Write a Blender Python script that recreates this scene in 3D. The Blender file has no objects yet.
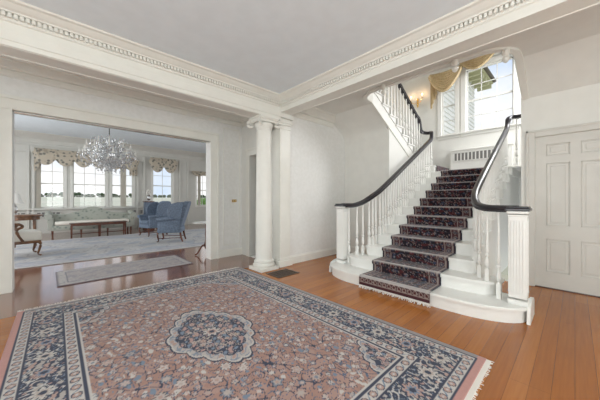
import bpy, bmesh, math, random
import numpy as np
from mathutils import Vector, Matrix
random.seed(7)
PI = math.pi
S = bpy.context.scene
COL = S.collection

# ------------------------------------------------------------------ camera
F = 258.5
cd = bpy.data.cameras.new('camera'); cam = bpy.data.objects.new('camera', cd); COL.objects.link(cam)
cd.sensor_width = 36.0; cd.lens = 36.0 * F / 600.0; cd.clip_start = 0.05; cd.clip_end = 500
cam.location = (0, 0, 1.3)
cam.rotation_euler = (PI/2, 0, math.atan2(0.7286, 0.6849) - PI/2)
cd.shift_y = -0.5/600
S.camera = cam

# ------------------------------------------------------------------ world, lights, exposure
w = bpy.data.worlds.new('sky'); S.world = w; w.use_nodes = True
nt = w.node_tree; nt.nodes.clear()
wo = nt.nodes.new('ShaderNodeOutputWorld'); bg = nt.nodes.new('ShaderNodeBackground')
tc = nt.nodes.new('ShaderNodeTexCoord'); sep = nt.nodes.new('ShaderNodeSeparateXYZ')
gr = nt.nodes.new('ShaderNodeValToRGB')
gr.color_ramp.elements[0].position = 0.48; gr.color_ramp.elements[0].color = (0.62, 0.75, 0.90, 1)
gr.color_ramp.elements[1].position = 0.85; gr.color_ramp.elements[1].color = (0.46, 0.62, 0.92, 1)
mp = nt.nodes.new('ShaderNodeMath'); mp.operation = 'MULTIPLY_ADD'; mp.inputs[1].default_value = 0.5; mp.inputs[2].default_value = 0.5
nz = nt.nodes.new('ShaderNodeTexNoise'); nz.inputs['Scale'].default_value = 3.0; nz.inputs['Detail'].default_value = 6
cr = nt.nodes.new('ShaderNodeValToRGB'); cr.color_ramp.elements[0].position = 0.36; cr.color_ramp.elements[1].position = 0.54
mx = nt.nodes.new('ShaderNodeMix'); mx.data_type = 'RGBA'; mx.inputs['B'].default_value = (1.0, 1.0, 1.0, 1)
L = nt.links.new
L(tc.outputs['Generated'], sep.inputs[0]); L(sep.outputs['Z'], mp.inputs[0]); L(mp.outputs[0], gr.inputs[0])
L(tc.outputs['Generated'], nz.inputs['Vector']); L(nz.outputs['Fac'], cr.inputs[0])
L(gr.outputs[0], mx.inputs['A']); L(cr.outputs[0], mx.inputs['Factor']); L(mx.outputs['Result'], bg.inputs['Color'])
bg.inputs['Strength'].default_value = 0.92
L(bg.outputs[0], wo.inputs[0])

def area(name, loc, target, sx, sy, power, col=(1, 0.98, 0.95)):
    ld = bpy.data.lights.new(name, 'AREA'); ld.shape = 'RECTANGLE'; ld.size = sx; ld.size_y = sy
    ld.energy = power; ld.color = col
    o = bpy.data.objects.new(name, ld); COL.objects.link(o); o.location = loc
    d = Vector(target) - Vector(loc); o.rotation_euler = d.to_track_quat('-Z', 'Y').to_euler()
    return o
# unseen fill lights added at presumed window openings around the rooms
FILL_TINT = (0.95, 1.0, 0.985)
area('added_fill_back', (-0.2, -3.05, 1.7), (-0.2, 0, 2.3), 1.5, 2.0, 66, FILL_TINT)
area('added_fill_back', (2.3, -3.05, 1.7), (2.0, 0, 2.4), 1.5, 2.0, 36, FILL_TINT)
area('added_fill_side', (-2.75, 0.9, 1.7), (0, 0.9, 2.3), 1.5, 2.0, 52, FILL_TINT)
area('added_fill_side', (-2.75, -1.4, 1.7), (0, -1.4, 2.3), 1.5, 2.0, 52, FILL_TINT)
area('added_fill_living', (-3.3, 10.9, 1.9), (0, 10.6, 1.4), 1.8, 2.2, 70, (0.95, 0.98, 1))  # living room fill lights, added out of view
area('added_fill_living', (-3.3, 8.2, 1.9), (0, 8.2, 1.4), 1.8, 2.2, 70, (0.95, 0.98, 1))
area('added_fill_living', (7.35, 8.6, 1.9), (4, 8.6, 1.4), 1.8, 2.2, 65, (0.95, 0.98, 1))
area('added_fill_stairwell', (7.0, -0.05, 4.2), (5.8, 2.3, 1.5), 1.2, 1.8, 92, (1, 1, 1))  # fill light added to brighten the stair treads from above
area('added_fill_hall', (-2.65, 4.8, 1.7), (0, 4.8, 1.5), 0.8, 2.0, 7, FILL_TINT)  # weak fill light added for the hall

S.view_settings.view_transform = 'Standard'; S.view_settings.look = 'None'
S.view_settings.gamma = 1; S.view_settings.use_curve_mapping = False
S.view_settings.exposure = 0.27

# ------------------------------------------------------------------ materials
def mat(name, col, rough=0.5, metal=0.0, var=None, scale=5.0, spec=None, bump=0.0, coat=0.0, emit=None, es=0, trans=0.0):
    m = bpy.data.materials.new(name); m.use_nodes = True
    n = m.node_tree.nodes; l = m.node_tree.links; b = n['Principled BSDF']
    b.inputs['Base Color'].default_value = (*col, 1); b.inputs['Roughness'].default_value = rough
    b.inputs['Metallic'].default_value = metal
    if spec is not None: b.inputs['Specular IOR Level'].default_value = spec
    if coat: b.inputs['Coat Weight'].default_value = coat; b.inputs['Coat Roughness'].default_value = 0.08
    if trans: b.inputs['Transmission Weight'].default_value = trans
    if emit: b.inputs['Emission Color'].default_value = (*emit, 1); b.inputs['Emission Strength'].default_value = es
    t = n.new('ShaderNodeTexCoord'); z = n.new('ShaderNodeTexNoise'); z.inputs['Scale'].default_value = scale; z.inputs['Detail'].default_value = 4
    l.new(t.outputs['Object'], z.inputs['Vector'])
    r = n.new('ShaderNodeValToRGB'); r.color_ramp.elements[0].position = 0.4; r.color_ramp.elements[1].position = 0.62
    v = var if var else tuple(c*0.97 for c in col)
    r.color_ramp.elements[0].color = (*v, 1); r.color_ramp.elements[1].color = (*col, 1)
    l.new(z.outputs['Fac'], r.inputs[0]); l.new(r.outputs[0], b.inputs['Base Color'])
    if bump:
        bp = n.new('ShaderNodeBump'); bp.inputs['Strength'].default_value = bump; bp.inputs['Distance'].default_value = 0.01
        l.new(z.outputs['Fac'], bp.inputs['Height']); l.new(bp.outputs[0], b.inputs['Normal'])
    return m
M = {}
M['trim'] = mat('cream_gloss_paint', (0.80, 0.79, 0.735), 0.38)
M['stairwhite'] = mat('white_gloss_paint', (0.84, 0.835, 0.80), 0.3)
M['wall'] = mat('pale_wall_paint', (0.78, 0.775, 0.735), 0.7)
M['paper'] = mat('pale_damask_wallpaper', (0.80, 0.795, 0.775), 0.6, var=(0.765, 0.76, 0.735), scale=16)
M['ceil'] = mat('ceiling_paint', (0.83, 0.90, 0.95), 0.85)
M['lrwall'] = mat('sage_grey_paint', (0.66, 0.65, 0.60), 0.6)
M['door'] = mat('greige_door_paint', (0.65, 0.635, 0.59), 0.4)
M['black'] = mat('black_lacquer', (0.016, 0.013, 0.018), 0.3, coat=0.25)
M['dark'] = mat('dark_iron', (0.05, 0.045, 0.04), 0.5, 0.4)
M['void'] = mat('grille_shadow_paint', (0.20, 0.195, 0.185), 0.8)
M['mahog'] = mat('mahogany', (0.16, 0.055, 0.03), 0.25, var=(0.09, 0.03, 0.018), scale=12)
M['walnut'] = mat('walnut', (0.22, 0.105, 0.05), 0.3, var=(0.12, 0.055, 0.03), scale=14)
M['blue'] = mat('slate_blue_upholstery', (0.18, 0.225, 0.30), 0.75, var=(0.12, 0.16, 0.22), scale=25)
M['cream'] = mat('cream_upholstery', (0.78, 0.74, 0.66), 0.8)
M['gold'] = mat('gold_damask', (0.60, 0.47, 0.28), 0.5, var=(0.52, 0.39, 0.21), scale=20)
M['brass'] = mat('brass', (0.75, 0.5, 0.18), 0.25, 1.0)
M['steel'] = mat('polished_track_metal', (0.75, 0.75, 0.72), 0.18, 1.0)
M['silver'] = mat('silver', (0.72, 0.72, 0.72), 0.25, 0.9)
M['marble'] = mat('pale_marble', (0.80, 0.79, 0.76), 0.2, var=(0.6, 0.59, 0.57), scale=6)
M['bulb'] = mat('lit_candle_bulb', (1, 0.85, 0.6), 0.3, emit=(1, 0.62, 0.28), es=6)
M['lampshade'] = mat('white_shade', (0.85, 0.83, 0.78), 0.8)
M['siding'] = mat('white_clapboard', (0.93, 0.93, 0.90), 0.6)
M['olive'] = mat('olive_eave_paint', (0.55, 0.54, 0.34), 0.7)
M['roofdark'] = mat('gutter_brown', (0.12, 0.10, 0.07), 0.6)
M['grass'] = mat('field_grass', (0.60, 0.62, 0.48), 0.9, var=(0.70, 0.68, 0.55), scale=0.12)
M['leaf'] = mat('tree_leaves', (0.07, 0.11, 0.05), 0.9, var=(0.035, 0.06, 0.03), scale=1.2)
M['bark'] = mat('bark', (0.12, 0.09, 0.06), 0.9)
M['bush'] = mat('bush_leaves', (0.25, 0.42, 0.12), 0.8, var=(0.15, 0.30, 0.08), scale=8)
M['fringe'] = mat('ivory_fringe', (0.78, 0.74, 0.68), 0.9)
M['metalpaint'] = mat('vent_metal', (0.10, 0.065, 0.045), 0.35, 0.5)

def glass_mat():
    m = bpy.data.materials.new('window_glass'); m.use_nodes = True
    n = m.node_tree.nodes; l = m.node_tree.links; n.clear()
    o = n.new('ShaderNodeOutputMaterial'); a = n.new('ShaderNodeBsdfTransparent'); g = n.new('ShaderNodeBsdfGlossy')
    g.inputs['Roughness'].default_value = 0.02; x = n.new('ShaderNodeMixShader'); x.inputs[0].default_value = 0.02
    l.new(a.outputs[0], x.inputs[1]); l.new(g.outputs[0], x.inputs[2]); l.new(x.outputs[0], o.inputs[0]); return m
M['glass'] = glass_mat()
def crystal_mat():
    m = bpy.data.materials.new('cut_crystal'); m.use_nodes = True
    n = m.node_tree.nodes; l = m.node_tree.links; n.clear()
    o = n.new('ShaderNodeOutputMaterial'); a = n.new('ShaderNodeBsdfTransparent'); a.inputs[0].default_value = (0.85, 0.87, 0.88, 1)
    g = n.new('ShaderNodeBsdfGlossy'); g.inputs['Roughness'].default_value = 0.05
    d = n.new('ShaderNodeBsdfDiffuse'); d.inputs[0].default_value = (0.95, 0.95, 0.95, 1)
    x = n.new('ShaderNodeMixShader'); x.inputs[0].default_value = 0.5
    y = n.new('ShaderNodeMixShader'); y.inputs[0].default_value = 0.28
    l.new(a.outputs[0], x.inputs[1]); l.new(g.outputs[0], x.inputs[2]); l.new(x.outputs[0], y.inputs[1]); l.new(d.outputs[0], y.inputs[2]); l.new(y.outputs[0], o.inputs[0]); return m
M['crystal'] = crystal_mat()

def wood(name, cols, rough, width=0.09, length=2.4):
    # long boards running along X, as procedural brick pattern with grain
    m = bpy.data.materials.new(name); m.use_nodes = True
    n = m.node_tree.nodes; l = m.node_tree.links; b = n['Principled BSDF']
    t = n.new('ShaderNodeTexCoord')
    br = n.new('ShaderNodeTexBrick'); br.inputs['Scale'].default_value = 1.0
    br.inputs['Brick Width'].default_value = length; br.inputs['Row Height'].default_value = width
    br.inputs['Mortar Size'].default_value = 0.0011; br.inputs['Mortar Smooth'].default_value = 0.3
    br.inputs['Color1'].default_value = (0, 0, 0, 1); br.inputs['Color2'].default_value = (1, 1, 1, 1); br.inputs['Mortar'].default_value = (0.5, 0.5, 0.5, 1)
    br.offset = 0.37; br.offset_frequency = 3
    l.new(t.outputs['Object'], br.inputs['Vector'])
    mpn = n.new('ShaderNodeMapping'); mpn.inputs['Scale'].default_value = (1.2, 26, 1)
    l.new(t.outputs['Object'], mpn.inputs['Vector'])
    nz = n.new('ShaderNodeTexNoise'); nz.inputs['Scale'].default_value = 2.0; nz.inputs['Detail'].default_value = 5
    l.new(mpn.outputs[0], nz.inputs['Vector'])
    mxf = n.new('ShaderNodeMix'); mxf.data_type = 'FLOAT'; mxf.inputs['Factor'].default_value = 0.6
    l.new(br.outputs['Color'], mxf.inputs['A']); l.new(nz.outputs['Fac'], mxf.inputs['B'])
    rp = n.new('ShaderNodeValToRGB'); e = rp.color_ramp.elements
    e[0].position = 0.1; e[0].color = (*cols[0], 1); e[1].position = 0.85; e[1].color = (*cols[2], 1)
    q = e.new(0.45); q.color = (*cols[1], 1)
    l.new(mxf.outputs['Result'], rp.inputs[0])
    mm = n.new('ShaderNodeMix'); mm.data_type = 'RGBA'; mm.inputs['B'].default_value = (*[c*0.3 for c in cols[0]], 1)
    l.new(br.outputs['Fac'], mm.inputs['Factor']); l.new(rp.outputs[0], mm.inputs['A'])
    l.new(mm.outputs['Result'], b.inputs['Base Color'])
    b.inputs['Roughness'].default_value = rough
    bp = n.new('ShaderNodeBump'); bp.inputs['Strength'].default_value = 0.10; bp.inputs['Distance'].default_value = 0.004
    l.new(nz.outputs['Fac'], bp.inputs['Height']); l.new(bp.outputs[0], b.inputs['Normal'])
    return m
M['floor'] = wood('honey_pine_boards', [(0.27, 0.082, 0.014), (0.37, 0.122, 0.020), (0.47, 0.175, 0.034)], 0.24, 0.11)
M['floor2'] = wood('boards_darker_cast', [(0.16, 0.055, 0.026), (0.23, 0.085, 0.042), (0.31, 0.125, 0.065)], 0.14)  # hall and living boards; darker cast of the light put into the colour
M['floor2'].node_tree.nodes['Principled BSDF'].inputs['Coat Weight'].default_value = 0.6
M['floor2'].node_tree.nodes['Principled BSDF'].inputs['Coat Roughness'].default_value = 0.10

def vcol_mat(name, rough=0.95):
    m = bpy.data.materials.new(name); m.use_nodes = True
    n = m.node_tree.nodes; l = m.node_tree.links; b = n['Principled BSDF']
    a = n.new('ShaderNodeVertexColor'); a.layer_name = 'Col'
    l.new(a.outputs[0], b.inputs['Base Color']); b.inputs['Roughness'].default_value = rough
    b.inputs['Specular IOR Level'].default_value = 0.15; b.inputs['Sheen Weight'].default_value = 0.12
    z = n.new('ShaderNodeTexNoise'); z.inputs['Scale'].default_value = 220
    bp = n.new('ShaderNodeBump'); bp.inputs['Strength'].default_value = 0.3; bp.inputs['Distance'].default_value = 0.003
    l.new(z.outputs['Fac'], bp.inputs['Height']); l.new(bp.outputs[0], b.inputs['Normal'])
    return m
M['pile'] = vcol_mat('woven_wool_pile')

def floral(name, base, c1, c2, scale):
    m = bpy.data.materials.new(name); m.use_nodes = True
    n = m.node_tree.nodes; l = m.node_tree.links; b = n['Principled BSDF']; b.inputs['Roughness'].default_value = 0.8
    t = n.new('ShaderNodeTexCoord'); v = n.new('ShaderNodeTexVoronoi'); v.inputs['Scale'].default_value = scale
    l.new(t.outputs['Object'], v.inputs['Vector'])
    r = n.new('ShaderNodeValToRGB'); e = r.color_ramp.elements
    e[0].position = 0.0; e[0].color = (*c1, 1); e[1].position = 0.52; e[1].color = (*base, 1)
    q = e.new(0.30); q.color = (*c2, 1); q = e.new(0.44); q.color = (*base, 1)
    l.new(v.outputs['Distance'], r.inputs[0]); l.new(r.outputs[0], b.inputs['Base Color']); return m
M['sofafab'] = floral('floral_sofa_fabric', (0.40, 0.41, 0.36), (0.08, 0.10, 0.15), (0.30, 0.33, 0.27), 9)
M['valfab'] = floral('floral_valance_fabric', (0.56, 0.49, 0.39), (0.13, 0.09, 0.07), (0.25, 0.25, 0.22), 8)

# ------------------------------------------------------------------ mesh helpers
class MB:
    def __init__(s): s.bm = bmesh.new()
    def box(s, x0, x1, y0, y1, z0, z1, bev=0, seg=2):
        r = bmesh.ops.create_cube(s.bm, size=1)
        vs = r['verts']
        for v in vs: v.co = Vector(((x0+x1)/2 + v.co.x*(x1-x0), (y0+y1)/2 + v.co.y*(y1-y0), (z0+z1)/2 + v.co.z*(z1-z0)))
        if bev:
            es = list({e for v in vs for e in v.link_edges})
            bmesh.ops.bevel(s.bm, geom=es, offset=bev, segments=seg, affect='EDGES', profile=0.5)
        return s
    def prism(s, poly, axis, a, b):
        def P(p, t):
            if axis == 'x': return (t, p[0], p[1])
            if axis == 'y': return (p[0], t, p[1])
            return (p[0], p[1], t)
        A = [s.bm.verts.new(P(p, a)) for p in poly]; B = [s.bm.verts.new(P(p, b)) for p in poly]
        n = len(poly)
        try:
            s.bm.faces.new(A); s.bm.faces.new(B[::-1])
        except ValueError: pass
        for i in range(n):
            j = (i+1) % n; s.bm.faces.new((A[i], B[i], B[j], A[j]))
        return s
    def lathe(s, prof, c=(0, 0, 0), seg=16, sy=1.0):
        rings = []
        for r, z in prof:
            rings.append([s.bm.verts.new((c[0]+r*math.cos(2*PI*k/seg), c[1]+r*sy*math.sin(2*PI*k/seg), c[2]+z)) for k in range(seg)])
        for a, b in zip(rings, rings[1:]):
            for k in range(seg):
                j = (k+1) % seg; s.bm.faces.new((a[k], a[j], b[j], b[k]))
        s.bm.faces.new(rings[0][::-1]); s.bm.faces.new(rings[-1]); return s
    def sweep(s, pts, prof, up=(0, 0, 1), scales=None):
        """prof: list of (side, up) offsets swept along pts"""
        pts = [Vector(p) for p in pts]; up = Vector(up); rings = []
        for i, p in enumerate(pts):
            t = (pts[min(i+1, len(pts)-1)] - pts[max(i-1, 0)]).normalized()
            sd = t.cross(up)
            if sd.length < 1e-4: sd = Vector((1, 0, 0))
            sd.normalize(); u = sd.cross(t).normalized()
            k = scales[i] if scales else 1
            rings.append([s.bm.verts.new(p + sd*a*k + u*b*k) for a, b in prof])
        n = len(prof)
        for a, b in zip(rings, rings[1:]):
            for k in range(n):
                j = (k+1) % n; s.bm.faces.new((a[k], a[j], b[j], b[k]))
        s.bm.faces.new(rings[0][::-1]); s.bm.faces.new(rings[-1]); return s
    def tube(s, pts, r, seg=8, scales=None):
        return s.sweep(pts, [(r*math.cos(2*PI*k/seg), r*math.sin(2*PI*k/seg)) for k in range(seg)], scales=scales)
    def ball(s, c, r, sz=None, u=12, v=8):
        x = bmesh.ops.create_uvsphere(s.bm, u_segments=u, v_segments=v, radius=1)
        sz = sz or (1, 1, 1)
        for q in x['verts']: q.co = Vector((c[0]+q.co.x*r*sz[0], c[1]+q.co.y*r*sz[1], c[2]+q.co.z*r*sz[2]))
        return s
    def gem(s, c, r, h):
        x = bmesh.ops.create_icosphere(s.bm, subdivisions=1, radius=1) if False else None
        t = s.bm.verts.new((c[0], c[1], c[2]+h)); b = s.bm.verts.new((c[0], c[1], c[2]-h))
        a = random.random()*PI
        m = [s.bm.verts.new((c[0]+r*math.cos(a+k*PI/2), c[1]+r*math.sin(a+k*PI/2), c[2])) for k in range(4)]
        for k in range(4):
            j = (k+1) % 4; s.bm.faces.new((m[k], m[j], t)); s.bm.faces.new((m[j], m[k], b))
        return s
    def build(s, name, m, parent=None, smooth=False, sub=0):
        bmesh.ops.recalc_face_normals(s.bm, faces=s.bm.faces)
        me = bpy.data.meshes.new(name); s.bm.to_mesh(me); s.bm.free()
        me.materials.append(M[m] if isinstance(m, str) else m)
        o = bpy.data.objects.new(name, me); COL.objects.link(o)
        if smooth:
            for p in me.polygons: p.use_smooth = True
            try:
                me.set_sharp_from_angle(angle=math.radians(42))
            except Exception: pass
        if sub:
            md = o.modifiers.new('sub', 'SUBSURF'); md.levels = sub; md.render_levels = sub
        if parent: o.parent = parent
        return o
def BX(*a, **k): return MB().box(*a, **k)
def struct(o): o['kind'] = 'structure'; return o
def tag(o, label, cat, group=None, kind=None):
    o['label'] = label; o['category'] = cat
    if group: o['group'] = group
    if kind: o['kind'] = kind
    return o
def empty(name, loc, label, cat, group=None, rz=0):
    o = bpy.data.objects.new(name, None); COL.objects.link(o); o.location = loc; o.rotation_euler = (0, 0, rz)
    o.empty_display_size = 0.1
    return tag(o, label, cat, group)
def clone(o, parent=None):
    c = o.copy(); COL.objects.link(c)
    if parent: c.parent = parent
    for ch in list(o.children): clone(ch, c)
    return c
def arc(cx, cy, r, a0, a1, n=10): return [(cx + r*math.cos(math.radians(a0+(a1-a0)*i/n)), cy + r*math.sin(math.radians(a0+(a1-a0)*i/n))) for i in range(n+1)]
def smooth_path(pts, n=6):
    P = [Vector(p) for p in pts]; P = [P[0]*2-P[1]] + P + [P[-1]*2-P[-2]]; out = []
    for i in range(1, len(P)-2):
        for k in range(n):
            t = k/n; a, b, c, d = P[i-1:i+3]
            out.append(0.5*((2*b) + (-a+c)*t + (2*a-5*b+4*c-d)*t*t + (-a+3*b-3*c+d)*t**3))
    out.append(P[-2]); return out

# ------------------------------------------------------------------ STRUCTURE
XW, YH, YW, CZ = 5.22, 3.92, 5.42, 3.21   # door wall, stair-hall side wall, living-room wall, ceiling height
TB = 4.28
# floors
struct(BX(-2.75, XW, -3.05, TB, -0.12, 0).build('floor', 'floor'))
struct(BX(-2.75, 7.6, TB, 14.0, -0.12, 0).build('floor', 'floor2'))
# ceilings
struct(BX(-2.75, 3.2, -3.05, 4.0, CZ, CZ+0.12).build('ceiling', 'ceil'))
struct(BX(-2.75, 3.3, 4.0, YW+0.1, CZ, CZ+0.12).build('ceiling', 'ceil'))
struct(BX(-3.6, 7.6, YW+0.22, 14.0, 3.75, 3.87).build('ceiling', 'ceil'))
# stair hall ceiling with the rounded stair opening (a slab: also the upper floor)
OX, OYR, OYL, R = 4.0, 0.50, 2.74, 0.36
Z2 = 3.475
SX, SZ = 4.55, 2.84   # sloping soffit begins at SX (z=CZ) and reaches the wall at SZ
mb = MB()
mb.prism([(3.2, -3.05), (OX, -3.05), (OX, OYR+R)] + [] + [(OX, OYL-R), (OX, YH), (3.2, YH)], 'z', CZ, Z2-0.02)
right = [(OX, -3.05), (SX, -3.05), (SX, OYR), (OX+R, OYR)] + arc(OX+R, OYR+R, R, 270, 180, 10)[1:]
mb.prism(right, 'z', CZ, Z2-0.02)
left = [(OX, YH), (OX, OYL-R)] + arc(OX+R, OYL-R, R, 180, 90, 10)[1:] + [(SX, OYL), (SX, YH)]
mb.prism(left, 'z', CZ, Z2-0.02)
# sloping part on the right side, coved into the door wall
def cove(n=10): return [(SX + (XW-SX)*i/n, CZ - (CZ-SZ)*(0.75*(i/n) + 0.25*(i/n)**2)) for i in range(n+1)]
mb.prism(cove() + [(XW, CZ+0.2), (SX, CZ+0.2)], 'y', -3.05, OYR)
mb.prism([(SX, CZ), (4.80, 3.075), (5.02, 2.955), (5.13, 2.875), (5.185, 2.80), (5.208, 2.73), (XW-0.004, 2.66), (XW+0.06, 2.66), (XW+0.06, SZ+0.2), (SX, CZ+0.14)], 'y', OYL+0.03, YH)
struct(mb.build('ceiling', 'wall', smooth=True))
# moulded edge of the stair opening
pth = [(XW, OYR+0.02, SZ+0.01), (SX, OYR+0.02, CZ), (OX+R, OYR+0.02, CZ)] + [(x+0.0, y, CZ) for x, y in arc(OX+R, OYR+R, R-0.02, 270, 180, 10)[1:]] \
    + [(x, y, CZ) for x, y in arc(OX+R, OYL-R, R-0.02, 180, 90, 10)] + [(SX-0.1, OYL-0.02, CZ)]
struct(MB().sweep(pth, [(-0.045, -0.03), (0.03, -0.03), (0.045, -0.01), (0.045, 0.26), (-0.045, 0.26)]).build('trim_1', 'trim', smooth=True))

# wall with the door (plane x = XW): from y=-3.05 to the stairwell edge
DY0, DY1, DZ = -0.42, 0.41, 2.23
mb = MB(); T = 0.14
mb.box(XW, XW+T, -3.05, DY0, 0, CZ); mb.box(XW, XW+T, DY1, 0.57, 0, CZ); mb.box(XW, XW+T, DY0, DY1, DZ, CZ)
struct(mb.build('wall_right', 'wall'))
# closet wall under the upper flight
struct(BX(XW, XW+T, OYL+0.012, YH, 0, SZ+0.06).build('wall_closet', 'wall'))
# stair hall side wall
struct(BX(3.38, 8.05, YH, YH+0.3, 0, CZ+0.1).build('wall_stair_hall', 'paper'))
struct(BX(3.1, 8.05, YH, YH+0.3, CZ+0.1, 5.7).build('wall_stairwell_left', 'wall'))
# pier (pilaster) at the end of that wall
mb = MB()
mb.box(3.11, 3.37, 3.87, 4.28, 0.0, 2.96)
mb.box(3.135, 3.345, 3.862, 3.88, 0.2, 2.6)
for a, z0, z1 in ((0.035, 0, 0.12), (0.022, 0.12, 0.15), (0.012, 0.15, 0.17), (0.012, 2.66, 2.69), (0.02, 2.74, 2.78), (0.035, 2.78, 2.83), (0.05, 2.87, 2.96)):
    mb.box(3.11-a, 3.37+a, 3.87-a, 4.28, z0, z1, 0.004, 1)
struct(mb.build('wall_pier', 'trim'))

# living room wall with the wide opening
OL, OR_, OZ = -0.455, 2.42, 2.56
mb = MB()
mb.box(-2.75, OL, YW, YW+0.22, 0, 3.75); mb.box(OR_, 7.6, YW, YW+0.22, 0, 3.75); mb.box(OL, OR_, YW, YW+0.22, OZ, 3.75)
struct(mb.build('wall_living', 'paper'))
# casing of that opening, both jambs and the head
mb = MB()
cw = 0.19
for s_, x in ((-1, OL), (1, OR_)):
    a, b = sorted((x, x+s_*cw)); mb.box(a, b, YW-0.03, YW, 0, OZ-0.0005, 0.002, 1)
    a, b = sorted((x+s_*(cw-0.045), x+s_*cw)); mb.box(a, b, YW-0.055, YW-0.0305, 0, OZ+cw-0.0455, 0.006, 2)
    a, b = sorted((x, x+s_*0.02)); mb.box(a, b, YW-0.04, YW-0.0305, 0, OZ+0.02, 0.003, 1)
mb.box(OL-cw, OR_+cw, YW-0.03, YW, OZ, OZ+cw, 0.004, 1); mb.box(OL-cw, OR_+cw, YW-0.055, YW-0.0305, OZ+cw-0.045, OZ+cw, 0.006, 2)
struct(mb.build('trim_2', 'trim'))
o = BX(OL+0.001, OR_-0.001, YW+0.02, YW+0.10, OZ-0.03, OZ-0.001, 0.008, 2).build('sliding_door_track', 'steel')
tag(o, 'polished metal track under the head of the wide living room opening', 'track')
# wainscot panel bead, wall right of opening
mb = MB()
for x0, x1, z0, z1 in ((2.72, 3.14, 0.26, 2.92),):
    for a in ((x0, x0+0.02, z0, z1), (x1-0.02, x1, z0, z1), (x0, x1, z0, z0+0.02), (x0, x1, z1-0.02, z1)):
        mb.box(a[0], a[1], YW-0.012, YW, a[2], a[3], 0.003, 1)
struct(mb.build('trim_3', 'trim'))
# hall end wall (x=3.2) with doorway
HX = 3.2
mb = MB(); mb.box(HX, HX+0.15, 5.06, YW, 0, CZ); mb.box(HX, HX+0.15, 4.28, 5.06, 2.29, CZ)
struct(mb.build('wall_hall_end', 'wall'))
mb = MB(); mb.box(HX-0.03, HX, 5.06, 5.18, 0, 2.42, 0.005, 1); mb.box(HX-0.03, HX, 4.3, 5.06, 2.29, 2.42, 0.005, 1)
mb.box(HX-0.05, HX-0.03, 4.3, 5.19, 2.40, 2.45, 0.006, 1)
struct(mb.build('trim_4', 'trim'))
mb = MB(); mb.box(4.6, 4.7, 4.22, YW, 0, 2.7); mb.box(3.35, 4.7, 4.22, YW, 2.5, 2.6)
struct(mb.build('wall_passage', 'wall'))
struct(BX(HX-0.02, HX+0.17, 4.32, 5.06, 0.0, 0.025, 0.008, 1).build('trim_5', 'marble'))

# outer walls out of view, with openings added at the fill lights
def wall_with_holes(name, axis, pos, a0, a1, z0, z1, holes, m, T=0.15):
    """axis 'x': plane x=pos spanning y a0..a1; holes = (b0,b1,h0,h1)"""
    mb = MB()
    def B(p, q, r, t):
        if q-p < 1e-4 or t-r < 1e-4: return
        if axis == 'x': mb.box(pos, pos+T, p, q, r, t)
        else: mb.box(p, q, pos, pos+T, r, t)
    cur = a0
    for b0, b1, h0, h1 in sorted(holes):
        B(cur, b0, z0, z1); B(b0, b1, z0, h0); B(b0, b1, h1, z1); cur = b1
    B(cur, a1, z0, z1)
    return struct(mb.build(name, m))
wall_with_holes('wall_back', 'y', -3.2, -2.75, XW+T, 0, CZ+0.1, [(-1.0, 0.6, 0.7, 2.7), (1.5, 3.1, 0.7, 2.7)], 'wall')
wall_with_holes('wall_left', 'x', -2.9, -3.2, YW, 0, CZ+0.1, [(-2.2, -0.6, 0.7, 2.7), (0.1, 1.7, 0.7, 2.7), (4.4, 5.2, 0.7, 2.7)], 'wall')
wall_with_holes('wall_living_left', 'x', -3.6, YW, 14.0, 0, 3.87, [(7.3, 9.1, 0.8, 3.0), (10.0, 11.8, 0.8, 3.0)], 'lrwall')
struct(BX(-3.6, -2.9, YW, YW+0.22, 0, 3.87).build('wall_living_corner', 'lrwall'))
struct(BX(-3.6, -2.74, YW+0.2, 14.0, -0.12, 0).build('floor', 'floor2'))
wall_with_holes('wall_living_right', 'x', 7.6, YW, 14.0, 0, 3.87, [(7.7, 9.5, 0.8, 3.0)], 'lrwall')

# beam one (in front of the hall, along x) : frieze, architrave, crown with dentils
def crown(along, face, sgn, a, b, ztop=CZ, dent=True, name='trim', scale=1.0, m='trim'):
    """profile as (projection, z) ; along 'x' => runs in x, face is y"""
    pr = [(0, -0.16), (0.018, -0.15), (0.018, -0.135), (0.022, -0.13), (0.022, -0.085), (0.058, -0.084), (0.066, -0.070), (0.09, -0.058),
          (0.115, -0.04), (0.135, -0.024), (0.15, -0.02), (0.165, -0.016), (0.175, 0.0), (0, 0.0)]
    poly = [(face - sgn*p*scale, ztop + z*scale) for p, z in pr]
    mb = MB(); mb.prism(poly, 'x' if along == 'x' else 'y', a, b)
    if dent:
        n = int((b-a)/0.041)
        for i in range(n):
            t = a + (i+0.25)*(b-a)/n; w_ = 0.026
            f0, f1 = sorted((face - sgn*0.02, face - sgn*0.055))
            if along == 'x': mb.box(t, t+w_, f0, f1, ztop-0.128, ztop-0.088)
            else: mb.box(f0, f1, t, t+w_, ztop-0.128, ztop-0.088)
    return struct(mb.build(name, m))
B1, B1b, BZ1 = 3.83, 4.17, 2.82
mb = MB(); mb.box(-2.75, 3.11, B1, B1b, 2.96, CZ); mb.box(-2.75, 3.11, B1-0.012, B1b+0.012, BZ1+0.05, 2.965, 0.004, 1)
mb.box(-2.75, 3.11, B1, B1b, BZ1, BZ1+0.055)
mb.box(-2.75, 3.09, B1+0.02, B1+0.07, BZ1-0.006, BZ1+0.01, 0.003, 1); mb.box(-2.75, 3.09, B1b-0.07, B1b-0.02, BZ1-0.006, BZ1+0.01, 0.003, 1)
struct(mb.build('trim_6', 'trim'))
crown('x', B1, 1, -2.75, 3.1, name='trim_7')
crown('x', B1b, -1, -2.75, 3.2, dent=False, name='trim_8')
crown('x', YW, 1, -2.75, 3.2, dent=False, name='trim_9', scale=1.25)
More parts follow.
